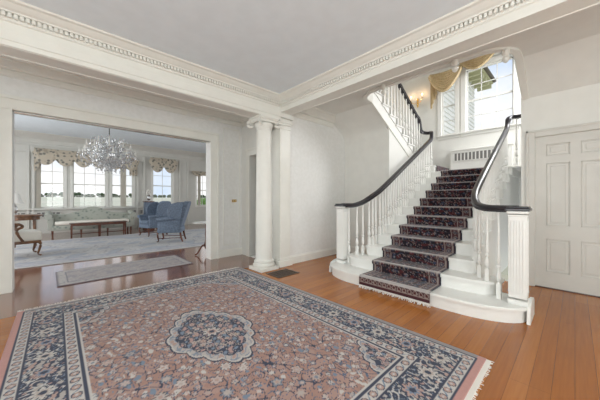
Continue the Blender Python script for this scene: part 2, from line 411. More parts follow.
# beam two (along y)
B2, B2b, BZ2 = 3.10, 3.34, 2.96
mb = MB(); mb.box(B2, B2b, -3.05, 4.2, BZ2, CZ+0.02); mb.box(B2b-0.012, B2b+0.012, -3.05, 3.9, BZ2-0.008, BZ2+0.02, 0.004, 1)
struct(mb.build('trim_10', 'trim'))
crown('y', B2, 1, -3.05, B1, name='trim_11')
crown('y', -2.75, -1, -3.05, B1, name='trim_12')
# crown on the stair hall side wall
crown('x', YH, 1, B2b, 4.75, dent=False, name='trim_13', scale=1.4)
# hall end crown
crown('y', HX, 1, 4.2, YW, dent=False, name='trim_14', scale=1.25)
# base boards
def baseboard(name, along, face, sgn, a, b, h=0.17, m='trim'):
    poly = [(face, 0), (face-sgn*0.022, 0), (face-sgn*0.022, h-0.035), (face-sgn*0.012, h-0.015), (face-sgn*0.01, h), (face, h)]
    return struct(MB().prism(poly, 'x' if along == 'x' else 'y', a, b).build(name, m))
baseboard('baseboard_stair_hall', 'x', YH, 1, 3.4, XW)
baseboard('baseboard_living', 'x', YW, 1, OR_+cw, HX)
baseboard('baseboard_living', 'x', YW, 1, -2.75, OL-cw)
baseboard('baseboard_right', 'y', XW, 1, -3.05, DY0-0.12)
baseboard('baseboard_closet', 'y', XW, 1, OYL, YH)

# door_1 in the right wall
mb = MB()
st = 0.115
ylist = [(0.29, 0.047), (-0.057, -0.30)]
zl = [(0.24, 0.72), (0.92, 1.83), (1.94, 2.11)]
DX = XW+0.035
mb.box(DX+0.015, DX+0.05, DY0, DY1, 0.012, DZ)
mb.box(DX, DX+0.022, 0.29, DY1, 0.012, DZ); mb.box(DX, DX+0.022, -0.057, 0.047, 0.012, DZ); mb.box(DX, DX+0.022, DY0, -0.30, 0.012, DZ)
for y1, y0 in ylist:
    for a, b in ((0.012, 0.24), (0.72, 0.92), (1.83, 1.94), (2.11, DZ)): mb.box(DX, DX+0.022, y0, y1, a, b)
door = mb.build('door_1', 'door'); struct(door)
for y1, y0 in ylist:
    for a, b in zl:
        m2 = MB(); m2.box(DX+0.011, DX+0.024, y0+0.04, y1-0.04, a+0.04, b-0.04, 0.008, 1)
        for q in ((y0, y0+0.016, a, b), (y1-0.016, y1, a, b), (y0, y1, a, a+0.016), (y0, y1, b-0.016, b)): m2.box(DX+0.010, DX+0.024, q[0], q[1], q[2], q[3], 0.004, 1)
        m2.build('panel', 'door', door)
m2 = MB(); m2.lathe([(0.0, 0), (0.012, 0.0), (0.012, 0.02), (0.026, 0.035), (0.026, 0.05), (0.01, 0.06)], seg=14)
kn = m2.build('door_knob', 'brass', door, smooth=True); kn.rotation_euler = (0, -PI/2, 0); kn.location = (DX, -0.36, 1.0)
mb = MB()
for y0, y1 in ((DY1, DY1+0.10), (DY0-0.10, DY0)):
    mb.box(XW-0.022, XW, y0, y1, 0, DZ+0.10, 0.004, 1)
    mb.box(XW-0.035, XW-0.022, y0 if y0 < 0 else y1-0.03, y0+0.03 if y0 < 0 else y1, 0, DZ+0.10, 0.004, 1)
mb.box(XW-0.022, XW, DY0, DY1, DZ, DZ+0.10, 0.004, 1); mb.box(XW-0.035, XW-0.022, DY0-0.1, DY1+0.1, DZ+0.07, DZ+0.10, 0.004, 1)
mb.box(XW, XW+T, DY0-0.002, DY0+0.001, 0, DZ); 
struct(mb.build('trim_15', 'door'))
struct(BX(XW-0.005, XW+0.09, DY0, DY1, 0, 0.012).build('trim_16', 'mahog'))
struct(BX(XW+0.10, XW+0.13, DY0-0.05, DY1+0.05, 0, DZ+0.05).build('wall_behind_door', 'void'))

# ---------------------------------------------------------------- stairwell shell
XF = 7.9
W_BIG = (1.0, 1.98, 3.09, 4.72); W_SM = (2.235, 2.575, 3.09, 4.72); W_SM2 = (0.40, 0.74, 3.09, 4.72)
wall_with_holes('wall_stairwell_window', 'x', XF, -0.2, YH+0.3, 0, 5.7, [W_BIG, W_SM, W_SM2], 'wall', T=0.18)
wall_with_holes('wall_stairwell_right', 'y', -0.15, XW+T, XF, 0, 5.7, [(6.3, 7.6, 3.2, 5.0)], 'wall', T=0.12)
struct(BX(2.9, XF+0.2, -0.2, YH+0.3, 5.6, 5.72).build('ceiling', 'wall'))
struct(BX(2.9, 3.05, -0.2, YH+0.3, CZ+0.12, 5.65).build('wall_upper_hall', 'wall'))
struct(BX(3.05, XW+T, -0.2, -0.05, CZ+0.27, 5.65).build('wall_upper_right', 'wall'))
struct(BX(XW+0.02, XW+T, 0.05, 0.57, CZ, CZ+0.15).build('trim_17', 'trim'))
# wall below the upper flight, and the flight string (plane y = OYL)
def soff(x): return SZ + (XW - x)*0.53
TR, RS, X0 = 0.305, 0.165, 3.30
def nose(i): return X0 + 0.04 + (i-1)*TR if i > 1 else X0
LZ = 12*RS                       # landing height 1.98
struct(BX(XW+T, XF, OYL+0.01, OYL+0.11, 0, 1.9).build('wall_under_flight', 'stairwhite'))
mb = MB(); mb.prism([(XW, 0.0), (7.0, 0.0), (7.0, 1.9), (XW, SZ)], 'y', OYL+0.004, OYL+0.012)
struct(mb.build('wall_spandrel', 'stairwhite'))

# window builder (plane x=const or y=const), sashes with muntins
def window(name, axis, pos, a0, a1, z0, z1, cols, rows, depth=0.18, cas=0.07, inward=-1, m='stairwhite', sill=True):
    """inward: direction (+/-) toward the room along the axis normal"""
    def put(mb, a, b, p, q, r, t, bev=0.0):
        p, q = sorted((p, q))
        if axis == 'x': mb.box(p, q, a, b, r, t, bev, 1) if bev else mb.box(p, q, a, b, r, t)
        else: mb.box(a, b, p, q, r, t, bev, 1) if bev else mb.box(a, b, p, q, r, t)
    mid = pos - inward*depth*0.45
    mb = MB(); fw = 0.028
    for a, b, r, t in ((a0, a0+fw, z0, z1), (a1-fw, a1, z0, z1), (a0, a1, z0, z0+fw*1.4), (a0, a1, z1-fw, z1)):
        put(mb, a, b, mid-0.022, mid+0.022, r, t)
    zm = (z0+z1)/2; put(mb, a0, a1, mid-0.028, mid+0.028, zm-0.02, zm+0.02)
    root = mb.build(name, m); struct(root)
    mb = MB()
    for i in range(1, cols): x = a0 + (a1-a0)*i/cols; put(mb, x-0.009, x+0.009, mid-0.012, mid+0.012, z0, z1)
    for j in range(1, rows):
        if rows % 2 == 0 and j == rows//2: continue
        z = z0 + (z1-z0)*j/rows; put(mb, a0, a1, mid-0.012, mid+0.012, z-0.009, z+0.009)
    if cols > 1 or rows > 2: mb.build('muntins', m, root)
    mb = MB(); put(mb, a0+0.02, a1-0.02, mid-0.003, mid+0.003, z0+0.03, z1-0.02); mb.build('glass', 'glass', root)
    mb = MB()
    f0, f1 = pos, pos + inward*0.025
    for a, b, r, t in ((a0-cas, a0, z0, z1+cas), (a1, a1+cas, z0, z1+cas), (a0, a1, z1, z1+cas)): put(mb, a, b, f0, f1, r, t, 0.004)
    mb.build('window_casing', m, root)
    if sill:
        mb = MB(); put(mb, a0-cas-0.02, a1+cas+0.02, pos, pos+inward*0.06, z0-0.035, z0, 0.006); put(mb, a0-cas, a1+cas, pos, pos+inward*0.02, z0-0.11, z0-0.035, 0.004)
        mb.build('window_sill', m, root)
    return root
window('window_1', 'x', XF, *W_BIG[:2], W_BIG[2], W_BIG[3], 3, 4, cas=0.12)
window('window_2', 'x', XF, *W_SM[:2], W_SM[2], W_SM[3], 1, 4, cas=0.10)
window('window_3', 'x', XF, *W_SM2[:2], W_SM2[2], W_SM2[3], 1, 4, cas=0.10)

# living room far wall with five windows
YF = 13.8
LW = [(-0.47, 0.20, 0.98, 2.85, 2), (0.47, 1.53, 0.98, 2.85, 3), (1.74, 2.52, 0.98, 2.85, 2), (3.34, 4.2, 0.98, 2.95, 2), (5.42, 6.1, 0.98, 2.62, 2)]
wall_with_holes('wall_living_far', 'y', YF, -3.6, 7.75, 0, 3.87, [w_[:4] for w_ in LW], 'lrwall', T=0.2)
for i, (a, b, c, d, n) in enumerate(LW):
    window('window_%d' % (i+4), 'y', YF, a, b, c, d, n, 4, depth=0.2, cas=0.09, m='trim', sill=(i > 2))
crown('x', YF, 1, -3.45, 7.6, ztop=3.75, dent=False, name='trim_18', scale=2.2, m='lrwall')
mb = MB()
mb.box(-3.45, 3.05, YF-0.10, YF, 0.90, 0.97, 0.01, 1)
mb.box(-3.45, 7.6, YF-0.03, YF, 0, 0.2, 0.005, 1)
for x in (-0.78, -0.64, 2.70, 2.96, 4.55, 4.95): mb.box(x-0.045, x+0.045, YF-0.07, YF, 0, 3.3, 0.01, 1)
mb.box(-3.45, 3.0, YF-0.05, YF, 3.05, 3.3, 0.01, 1)
mb.box(4.95, 7.6, YF-0.03, YF, 0.85, 0.9, 0.008, 1)
struct(mb.build('trim_19', 'lrwall'))
# windows added behind the camera (frames only seen in reflections)
window('window_9', 'y', -3.05, -1.0, 0.6, 0.7, 2.7, 3, 4, depth=0.15, inward=1)
window('window_10', 'y', -3.05, 1.5, 3.1, 0.7, 2.7, 3, 4, depth=0.15, inward=1)
window('window_11', 'x', -2.75, -2.2, -0.6, 0.7, 2.7, 3, 4, depth=0.15, inward=1)
window('window_12', 'x', -2.75, 0.1, 1.7, 0.7, 2.7, 3, 4, depth=0.15, inward=1)

# ------------------------------------------------------------------ COLUMN
col = empty('ionic_column', (2.83, 4.0, 0), 'tall round white column with scrolled capital beside the square pier', 'column')
mb = MB(); mb.box(-0.2, 0.2, -0.2, 0.2, 0, 0.06, 0.004, 1)
mb.lathe([(0.195, 0.06), (0.205, 0.075), (0.205, 0.10), (0.19, 0.115), (0.175, 0.12), (0.172, 0.14), (0.185, 0.15), (0.185, 0.165), (0.165, 0.18)], seg=40)
mb.build('base', 'trim', col, smooth=True)
pr = [(0.165, 0.18), (0.158, 0.2)]
for i in range(12): t = i/11; pr.append((0.156 - 0.02*t**1.6, 0.22 + 2.36*t))
pr += [(0.146, 2.59), (0.146, 2.605), (0.136, 2.61)]
MB().lathe(pr, seg=40).build('shaft', 'trim', col, smooth=True)
mb = MB(); mb.lathe([(0.136, 2.60), (0.15, 2.63), (0.175, 2.67), (0.175, 2.70), (0.15, 2.72)], seg=32)
mb.box(-0.19, 0.19, -0.17, 0.17, 2.72, 2.77, 0.008, 1); mb.box(-0.205, 0.205, -0.205, 0.205, 2.785, 2.82, 0.006, 1); mb.box(-0.19, 0.19, -0.19, 0.19, 2.765, 2.79)
cap = mb.build('capital', 'trim', col, smooth=True)
for sx in (-1, 1):
    for sy in (-1, 1):
        mb = MB(); pts = []
        for k in range(34):
            a = k/33*2.3*2*PI; r = 0.062*(1-k/33)**0.9 + 0.006
            c_ = 0.192
            u = r*math.cos(PI/2 - a)
            v = r*math.sin(PI/2 - a)
            pts.append(((c_+u*0.9)*sx*0.98, (0.17+u*0.5)*sy, 2.70+v))
        mb.tube(pts, 0.016, 6, scales=[1.0-0.5*k/33 for k in range(34)])
        mb.build('volute', 'trim', cap, smooth=True)

# ------------------------------------------------------------------ STAIRCASE
st = empty('staircase', (0, 0, 0), 'white staircase with black handrails rising to a window landing and turning left', 'staircase')
YC = 1.70
def rounded(x0, x1, y0, y1, rx, ry, n=10):
    """plan outline: front (low x) corners elliptically rounded"""
    p = [(x1, y0)]
    p += [(x0+rx + rx*math.cos(math.radians(a)), y0+ry + ry*math.sin(math.radians(a))) for a in np.linspace(270, 180, n)]
    p += [(x0+rx + rx*math.cos(math.radians(a)), y1-ry + ry*math.sin(math.radians(a))) for a in np.linspace(180, 90, n)]
    p += [(x1, y1)]; return p
YA, YB = 0.87, 2.53
def step(i):
    x0 = nose(i); z1 = i*RS; x1 = nose(i+1) + 0.03
    if i == 1: out = lambda d: rounded(x0+d, 3.96, 0.325+d, 3.015-d, 0.36-d*0.5, 0.62)
    elif i == 2: out = lambda d: rounded(x0+d+0.0, 4.02, 0.59+d, 2.79-d, 0.20, 0.30)
    else: out = lambda d: rounded(x0+d, x1, YA+d, YB-d, 0.015, 0.02, 3)
    MB().prism(out(0.028), 'z', 0 if i < 3 else z1-RS-0.03, z1-0.033).build('riser', 'stairwhite', st, smooth=(i < 3))
    mb = MB(); mb.prism(out(0.006), 'z', z1-0.034, z1-0.004); mb.prism(out(0.0), 'z', z1-0.028, z1-0.008); mb.prism(out(0.012), 'z', z1-0.004, z1); mb.prism(out(0.016), 'z', z1-0.045, z1-0.033)
    mb.build('tread', 'stairwhite', st, smooth=(i < 3))
for i in range(1, 12): step(i)
for y0, y1 in ((0.315, 0.345), (2.995, 3.025)):
    MB().prism([(3.56, 0), (3.95, 0), (3.95, 0.16), (3.90, 0.20), (3.80, 0.215), (3.68, 0.20), (3.60, 0.17), (3.57, 0.10)], 'y', y0, y1).build('end_block', 'stairwhite', st)
# landing: lower square and the raised part on the left
mb = MB(); mb.box(nose(12), XF, -0.05, YB, LZ-0.034, LZ, 0.006, 1); mb.box(nose(12)+0.028, XF, YA, YB, LZ-RS-0.03, LZ-0.03)
mb.build('landing', 'stairwhite', st)
mb = MB(); mb.box(6.78, XF, 2.37, YH, LZ+RS-0.034, LZ+RS, 0.006, 1); mb.box(6.80, XF, 2.39, YH, LZ-0.1, LZ+RS-0.03)
mb.build('landing', 'stairwhite', st)
# solid sides of the main flight down to the floor
for y0, y1 in ((YA+0.03, YA+0.05), (YB-0.05, YB-0.03)):
    poly = [(4.0, 0), (XF-0.1, 0), (XF-0.1, LZ-0.03), (nose(12)+0.03, LZ-0.03)]
    for i in range(11, 2, -1): poly += [(nose(i+1)+0.03, i*RS-0.03), (nose(i)+0.03, i*RS-0.03)]
    poly += [(4.0, 2*RS)]
    MB().prism(poly, 'y', y0, y1).build('side_panel', 'stairwhite', st)
# scroll brackets under the tread ends, right and left
for i in range(3, 12):
    for y0, y1 in ((YA+0.012, YA+0.032), (YB-0.032, YB-0.012)):
        x = nose(i)+0.035; z = i*RS-0.034
        p = [(x, z), (x+TR-0.03, z), (x+TR-0.03, z-0.02), (x+TR*0.7, z-0.035), (x+TR*0.5, z-0.075), (x+TR*0.25, z-0.115), (x+0.03, z-0.13), (x, z-0.12)]
        MB().prism(p, 'y', y0, y1).build('tread_bracket', 'stairwhite', st)
# upper flight, back toward the viewer
UN = 7.0
def unose(k): return UN - k*0.30           # k=0 first riser above the raised landing
for k in range(0, 8):
    z1 = LZ + (k+2)*RS; xa = unose(k); xb = unose(k+1)
    if k == 7: xb = xa - 0.9
    mb = MB(); mb.box(xb-0.02, xa+0.02, OYL-0.035, YH, z1-0.034, z1, 0.008, 1)
    mb.build('tread', 'stairwhite', st)
    BX(xa-0.03, xa-0.01, OYL, YH, z1-RS-0.03, z1-0.03).build('riser', 'stairwhite', st)
    x = xa-0.03; z = z1-0.034
    p = [(x, z), (x-0.27, z), (x-0.27, z-0.02), (x-0.19, z-0.035), (x-0.13, z-0.075), (x-0.06, z-0.11), (x, z-0.125)]
    MB().prism(p, 'y', OYL-0.016, OYL-0.001).build('tread_bracket', 'stairwhite', st)
# closed string of the upper flight between treads and soffit
poly = [(7.0, soff(7.0))]
poly += [(7.0, LZ+RS)]
for k in range(0, 8): poly += [(unose(k)-0.01, LZ+(k+1)*RS), (unose(k)-0.01, LZ+(k+2)*RS-0.03)]
poly += [(4.3, LZ+9*RS-0.03), (4.3, CZ), (SX, CZ)]
MB().prism(poly, 'y', OYL, OYL+0.05).build('stringer', 'stairwhite', st)
MB().prism([(7.05, soff(7.05)-0.015), (7.05, soff(7.05)+0.02), (SX-0.05, soff(SX-0.05)+0.02), (SX-0.05, soff(SX-0.05)-0.015)], 'y', OYL-0.014, OYL+0.02).build('string_moulding', 'trim', st)
MB().prism([(7.0, soff(7.0)), (7.0, soff(7.0)+0.05), (XW, SZ+0.05), (XW, SZ)], 'y', OYL+0.02, YH).build('soffit', 'stairwhite', st)

# newel posts
def newel(x, y, zb=RS, top=1.175, rz=0.0):
    mb = MB(); h = top - zb
    mb.box(-0.086, 0.086, -0.086, 0.086, 0, 0.05, 0.006, 1)
    mb.box(-0.076, 0.076, -0.076, 0.076, 0.07, h-0.05)
    for k in range(4):   # reeded faces
        for j in range(5):
            t = -0.05 + j*0.025
            if k == 0: mb.box(t-0.007, t+0.007, -0.082, -0.07, 0.12, h-0.10, 0.003, 1)
            if k == 1: mb.box(t-0.007, t+0.007, 0.07, 0.082, 0.12, h-0.10, 0.003, 1)
            if k == 2: mb.box(-0.082, -0.07, t-0.007, t+0.007, 0.12, h-0.10, 0.003, 1)
            if k == 3: mb.box(0.07, 0.082, t-0.007, t+0.007, 0.12, h-0.10, 0.003, 1)
    mb.box(-0.084, 0.084, -0.084, 0.084, h-0.06, h-0.04, 0.004, 1); mb.box(-0.092, 0.092, -0.092, 0.092, h-0.03, h, 0.006, 1)
    o = mb.build('newel_post', 'stairwhite', st); o.location = (x, y, zb); o.rotation_euler.z = rz
    c_ = MB(); c_.box(-0.105, 0.105, -0.105, 0.105, h, h+0.03, 0.008, 2); c_.box(-0.097, 0.097, -0.097, 0.097, h+0.03, h+0.05, 0.012, 2)
    c_.build('newel_cap', 'black', o)
    return o
NR, NL = (3.69, 0.425), (3.77, 2.885)
newel(*NR); newel(*NL)
# handrails
def rz_(x): return 0.541*x - 0.872
HP = [(a*1.22, b*1.25) for a, b in [(-0.030, -0.03), (-0.026, -0.008), (-0.034, 0.004), (-0.030, 0.022), (-0.014, 0.032), (0.014, 0.032), (0.030, 0.022), (0.034, 0.004), (0.026, -0.008), (0.030, -0.03)]]
right = [(NR[0]-0.02, NR[1]+0.0, 1.195), (3.69, 0.58, 1.195), (3.74, 0.72, 1.20), (3.86, 0.84, 1.235), (4.05, 0.915, 1.335), (4.35, 0.945, rz_(4.35)), (5.2, 0.95, rz_(5.2)), (6.0, 0.95, rz_(6.0)), (6.55, 0.95, rz_(6.55)), (6.72, 0.95, 2.80), (6.79, 0.945, 2.95), (6.86, 0.90, 3.0), (6.88, 0.80, 3.0), (6.88, 0.45, 3.0), (6.88, 0.0, 3.0)]
leftr = [(NL[0]-0.02, NL[1], 1.195), (3.775, 2.77, 1.195), (3.82, 2.665, 1.20), (3.93, 2.56, 1.255), (4.1, 2.485, 1.36), (4.4, 2.455, rz_(4.4)), (5.2, 2.45, rz_(5.2)), (6.0, 2.45, rz_(6.0)), (6.55, 2.45, rz_(6.55)), (6.76, 2.45, 2.80), (6.84, 2.46, 2.95), (6.92, 2.50, 3.0), (6.97, 2.60, 3.01), (6.93, 2.70, 3.04), (6.87, 2.74, 3.10), (6.83, 2.745, 3.24), (6.76, 2.745, 3.36), (6.66, 2.745, 3.40), (6.5, 2.745, 3.47), (6.0, 2.745, 3.75), (5.4, 2.745, 4.08), (4.9, 2.745, 4.35), (4.7, 2.745, 4.38), (4.3, 2.745, 4.38)]
RP = smooth_path(right, 6); LP = smooth_path(leftr, 6)
MB().sweep(RP, HP).build('handrail', 'black', st, smooth=True)
MB().sweep(LP, HP).build('handrail', 'black', st, smooth=True)
def rail_z(P, x, y):
    b = min(P, key=lambda p: (p.x-x)**2 + (p.y-y)**2); return b.z - 0.03
# turned balusters, one shared shape scaled to each height
def bal_mesh():
    mb = MB(); mb.box(-0.021, 0.021, -0.021, 0.021, 0, 0.17)
    mb.lathe([(0.017, 0.17), (0.009, 0.19), (0.021, 0.21), (0.027, 0.25), (0.022, 0.30), (0.010, 0.345), (0.023, 0.36), (0.023, 0.375), (0.010, 0.39), (0.021, 0.425), (0.019, 0.5), (0.013, 0.8), (0.011, 1.0)], seg=10)
    o = mb.build('baluster', 'stairwhite', None, smooth=True); return o
bal0 = bal_mesh(); firstb = [True]
def baluster(x, y, z0, z1):
    if firstb[0]: o = bal0; firstb[0] = False
    else: o = bal0.copy(); COL.objects.link(o)
    o.parent = st; o.location = (x, y, z0); o.scale = (1, 1, z1-z0)
def tread_z(x):
    z = RS
    for i in range(2, 13):
        if x > nose(i)+0.01: z = i*RS
    return z
for (x, y, i) in ((3.69, 0.60, 1), (3.75, 0.72, 2), (3.84, 0.815, 2), (3.96, 0.88, 3), (3.785, 2.755, 1), (3.85, 2.63, 2), (3.94, 2.57, 2), (4.03, 2.50, 3)):
    baluster(x, y, i*RS, rail_z(RP if y < 2 else LP, x, y))
for i in range(3, 12):
    for k in range(3):
        x = nose(i)+0.055+k*0.1016
        if x < 4.06: continue
        for y, P in ((0.95 if x > 4.3 else 0.93, RP), (2.45 if x > 4.3 else 2.475, LP)): baluster(x, y, i*RS, rz_(x)-0.03 if x > 4.35 else rail_z(P, x, y))
for k in range(0, 8):
    for j in range(2):
        x = unose(k)-0.06-j*0.15; z0 = LZ+(k+2)*RS
        baluster(x, 2.745, z0, 3.75 - (x-6.0)*0.55 - 0.03 if x < 6.6 else rail_z([p for p in LP if p.y > 2.7], x, 2.745))
for y in (0.82, 0.66, 0.5): baluster(6.88, y, LZ, 2.97)
baluster(6.92, 2.50, LZ+RS, 2.97)
# pendant drops under the upper hall balustrade posts
def drop(x, y, h):
    mb = MB(); mb.lathe([(0.008, -0.20), (0.026, -0.185), (0.040, -0.155), (0.040, -0.14), (0.022, -0.115), (0.034, -0.10), (0.045, -0.075), (0.045, 0.0), (0.045, 0.2)], seg=14)
    o = mb.build('pendant_drop', 'trim', st, smooth=True); o.location = (x, y, h)
drop(3.99, 2.2, CZ+0.04); drop(3.99, 1.13, CZ+0.04); drop(4.14, 0.6, CZ+0.02)

# landing heater cover with slotted grille
hc = empty('radiator_cover', (XF-0.012, 1.75, LZ+0.002), 'white radiator cover with slotted grille under the landing windows', 'radiator cover')
mb = MB(); mb.box(-0.17, 0, -0.75, 0.54, 0, 0.60); mb.box(-0.19, 0, -0.77, 0.56, 0.60, 0.635, 0.006, 1); mb.build('body', 'stairwhite', hc)
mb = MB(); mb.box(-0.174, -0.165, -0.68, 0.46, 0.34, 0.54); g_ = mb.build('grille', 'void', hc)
mb = MB()
for k in range(15): y = -0.68 + k*1.14/14; mb.box(-0.182, -0.166, y-0.013, y+0.013, 0.33, 0.55)
mb.box(-0.182, -0.166, -0.70, 0.48, 0.535, 0.56); mb.box(-0.182, -0.166, -0.70, 0.48, 0.32, 0.345); mb.build('slats', 'stairwhite', g_)

# ------------------------------------------------------------------ RUG PATTERNS (vertex colours of the weave)
def lerp(A, c, m): return A*(1-m[..., None]) + np.array(c)*m[..., None]
def wob(u, v, f, seed):
    r = np.random.RandomState(seed); o = np.zeros_like(u)
    for k in range(9):
        a = r.uniform(0, 2*PI); ff = f*r.uniform(0.6, 1.5); o += np.cos((u*math.cos(a)+v*math.sin(a))*ff + r.uniform(0, 2*PI))
    return o/3.0
NAVY, CREAM, ROSE, PINK, BLUE, SAND = (0.045, 0.052, 0.085), (0.52, 0.485, 0.455), (0.36, 0.215, 0.175), (0.42, 0.285, 0.25), (0.18, 0.23, 0.30), (0.42, 0.36, 0.32)
def rosette(C, u, v, cu, cv, r, outer, inner, core, petals, ph=0):
    w_ = (np.abs(u-cu) < r*1.3) & (np.abs(v-cv) < r*1.3)
    if not w_.any(): return
    du = u[w_]-cu; dv = v[w_]-cv; rr = np.hypot(du, dv)/r; th = np.arctan2(dv, du)+ph
    e = 0.80 + 0.20*np.cos(petals*th); col_ = C[w_]
    col_[rr < e*1.12] = NAVY; col_[rr < e*0.95] = outer
    col_[rr < e*0.62] = inner; col_[rr < 0.28] = core
    C[w_] = col_
def rug_colors(u, v, W, Lg, seed=1):
    r = np.random.RandomState(seed)
    C = np.zeros(u.shape+(3,)); C[:] = ROSE
    # field vines
    n1 = wob(u, v, 42, seed); n2 = wob(u, v, 55, seed+1); n3 = wob(u, v, 30, seed+2)
    C = lerp(C, PINK, (n3 > 0.1)*0.5)
    C[np.abs(n1) < 0.085] = NAVY
    C[(np.abs(n2) < 0.075)] = (0.10, 0.13, 0.20)
    C[(n1*n2 > 0.85)] = BLUE
    C[(n1*n2 < -1.0)] = CREAM
    cu, cv = W/2, Lg/2
    pal = [CREAM, PINK, (0.20, 0.22, 0.27), SAND, (0.50, 0.38, 0.34), (0.44, 0.37, 0.34)]
    pts = []
    for _ in range(5000):
        a, b = r.uniform(0.5, W-0.5), r.uniform(0.5, Lg-0.5); rad = r.choice([0.022, 0.03, 0.05, 0.026])
        if all((a-p[0])**2+(b-p[1])**2 > (rad+p[2]+0.006)**2 for p in pts): pts.append((a, b, rad))
        if len(pts) > 900: break
    for a, b, rad in pts:
        i, j, k = r.randint(0, 6, 3); rosette(C, u, v, a, b, rad, pal[i], pal[(i+1+j % 4) % 6], pal[k], r.choice([4, 5, 6, 8]), r.uniform(0, 6))
    # medallion: lobed, cream rim, navy ground with flowers
    def lobed(cx, cy, a, b, scale_):
        du, dv = (u-cx)/a, (v-cy)/b; rr = (np.abs(du)**1.35 + np.abs(dv)**1.35)**(1/1.35); th = np.arctan2(dv, du)
        return rr / (1 + 0.10*np.abs(np.sin(8*th)))
    def medal(cx, cy, a, b, sd_):
        q = lobed(cx, cy, a, b, 1); m1 = wob(u, v, 75, sd_)
        C[q < 1.06] = NAVY; C[q < 1.02] = CREAM
        band = (q < 0.98) & (q > 0.84); C[band] = (0.44, 0.40, 0.38); C[band & (np.abs(m1) < 0.28)] = (0.22, 0.25, 0.31); C[band & (m1 > 0.8)] = PINK
        C[q < 0.84] = NAVY
        m = (q < 0.82); C[m & (np.abs(m1) < 0.13)] = SAND; C[m & (m1 > 0.7)] = (0.42, 0.27, 0.25); C[m & (m1 < -0.85)] = BLUE
        for _ in range(90):
            a_, b_ = r.uniform(-a, a)*0.72+cx, r.uniform(-b, b)*0.72+cy
            if ((a_-cx)/a)**2+((b_-cy)/b)**2 < 0.36: rosette(C, u, v, a_, b_, r.uniform(0.022, 0.04), pal[r.randint(6)], pal[r.randint(6)], ROSE, 5)
    medal(cu, cv, 0.36, 0.56, seed+5)
    for sx in (0.5, W-0.5):
        for sy in (0.5, Lg-0.5): medal(sx, sy, 0.27, 0.34, seed+9)
    rosette(C, u, v, cu, cv, 0.09, CREAM, PINK, NAVY, 8)
    # borders
    d = np.minimum(np.minimum(u, W-u), np.minimum(v, Lg-v))
    horiz = (np.minimum(u, W-u) < np.minimum(v, Lg-v)); s_ = np.where(horiz, v, u)
    def guard(d0, d1, per):
        m = (d >= d0) & (d < d1); C[m] = CREAM; mid = (d0+d1)/2; hw = (d1-d0)/2
        ph = (s_ % per)/per; cyc = np.hypot((ph-0.5)*per, d-mid)
        C[m & (np.abs(d-mid-0.4*hw*np.sin(2*PI*s_/per)) < 0.006)] = BLUE
        C[m & (cyc < hw*0.62)] = NAVY; C[m & (cyc < hw*0.48)] = PINK; C[m & (cyc < hw*0.2)] = CREAM
        C[m & ((d-d0 < 0.010) | (d1-d < 0.010))] = NAVY
    C[d < 0.5] = CREAM
    guard(0.055, 0.145, 0.085)
    m = (d >= 0.145) & (d < 0.375); C[m] = NAVY
    b1 = wob(u, v, 60, seed+3); b2 = wob(u, v, 85, seed+4)
    C[m & (np.abs(b1) < 0.2)] = CREAM; C[m & (b2 > 0.85)] = (0.40, 0.36, 0.33); C[m & (b2 < -1.1)] = PINK
    C[m & (np.abs(b2) < 0.08)] = BLUE
    per = 0.27
    def ringpts():
        out = []
        for x in np.arange(0.26, W-0.2, (W-0.52)/round((W-0.52)/per)): out += [(x, 0.26), (x, Lg-0.26)]
        for y in np.arange(0.26, Lg-0.2, (Lg-0.52)/round((Lg-0.52)/per)): out += [(0.26, y), (W-0.26, y)]
        return out
    for k, (a, b) in enumerate(ringpts()):
        rosette(C, u, v, a, b, 0.078, [CREAM, PINK][(k//2) % 2], [SAND, BLUE][(k//2) % 2], NAVY, 8)
    guard(0.375, 0.475, 0.095)
    m = (d >= 0.475) & (d < 0.485); C[m] = NAVY
    C[d < 0.055] = (0.30, 0.27, 0.27); C[(d < 0.055) & ((u < 0.055) | (v < 0.055))] = (0.50, 0.27, 0.24); C[(d >= 0.048) & (d < 0.056)] = NAVY
    C *= (0.93+0.10*r.rand(*u.shape))[..., None]
    return C
def carpet_mesh(name, P, C, m, parent=None, thick=0.012):
    """P: (n,m,3) grid of positions, C: (n,m,3) colours ; adds thin edge by a solidify modifier"""
    n1, n2 = P.shape[:2]; me = bpy.data.meshes.new(name)
    idx = np.arange(n1*n2).reshape(n1, n2)
    f = np.stack([idx[:-1, :-1], idx[1:, :-1], idx[1:, 1:], idx[:-1, 1:]], -1).reshape(-1, 4)
    me.vertices.add(n1*n2); me.vertices.foreach_set('co', P.reshape(-1).astype(np.float32))
    me.loops.add(f.size); me.loops.foreach_set('vertex_index', f.reshape(-1).astype(np.int32))
    me.polygons.add(len(f)); me.polygons.foreach_set('loop_start', (np.arange(len(f))*4).astype(np.int32))
    me.update(calc_edges=True); me.validate()
    ca = me.color_attributes.new('Col', 'FLOAT_COLOR', 'POINT')
    cc = np.ones((n1*n2, 4), np.float32); cc[:, :3] = C.reshape(-1, 3); ca.data.foreach_set('color', cc.reshape(-1))
    me.materials.append(M[m]); o = bpy.data.objects.new(name, me); COL.objects.link(o)
    md = o.modifiers.new('thick', 'SOLIDIFY'); md.thickness = thick; md.offset = -1
    if parent: o.parent = parent
    return o
def flat_rug(x0, x1, y0, y1, cell, fn, z=0.014):
    W, Lg = x1-x0, y1-y0; n1, n2 = int(W/cell), int(Lg/cell)
    u, v = np.meshgrid(np.linspace(0, W, n1), np.linspace(0, Lg, n2), indexing='ij')
    C = fn(u, v, W, Lg)
    P = np.stack([x0+u-(x0+x1)/2, y0+v-(y0+y1)/2, np.full_like(u, z) + 0.0006*np.sin(u*9)*np.sin(v*7)], -1)
    return P, C
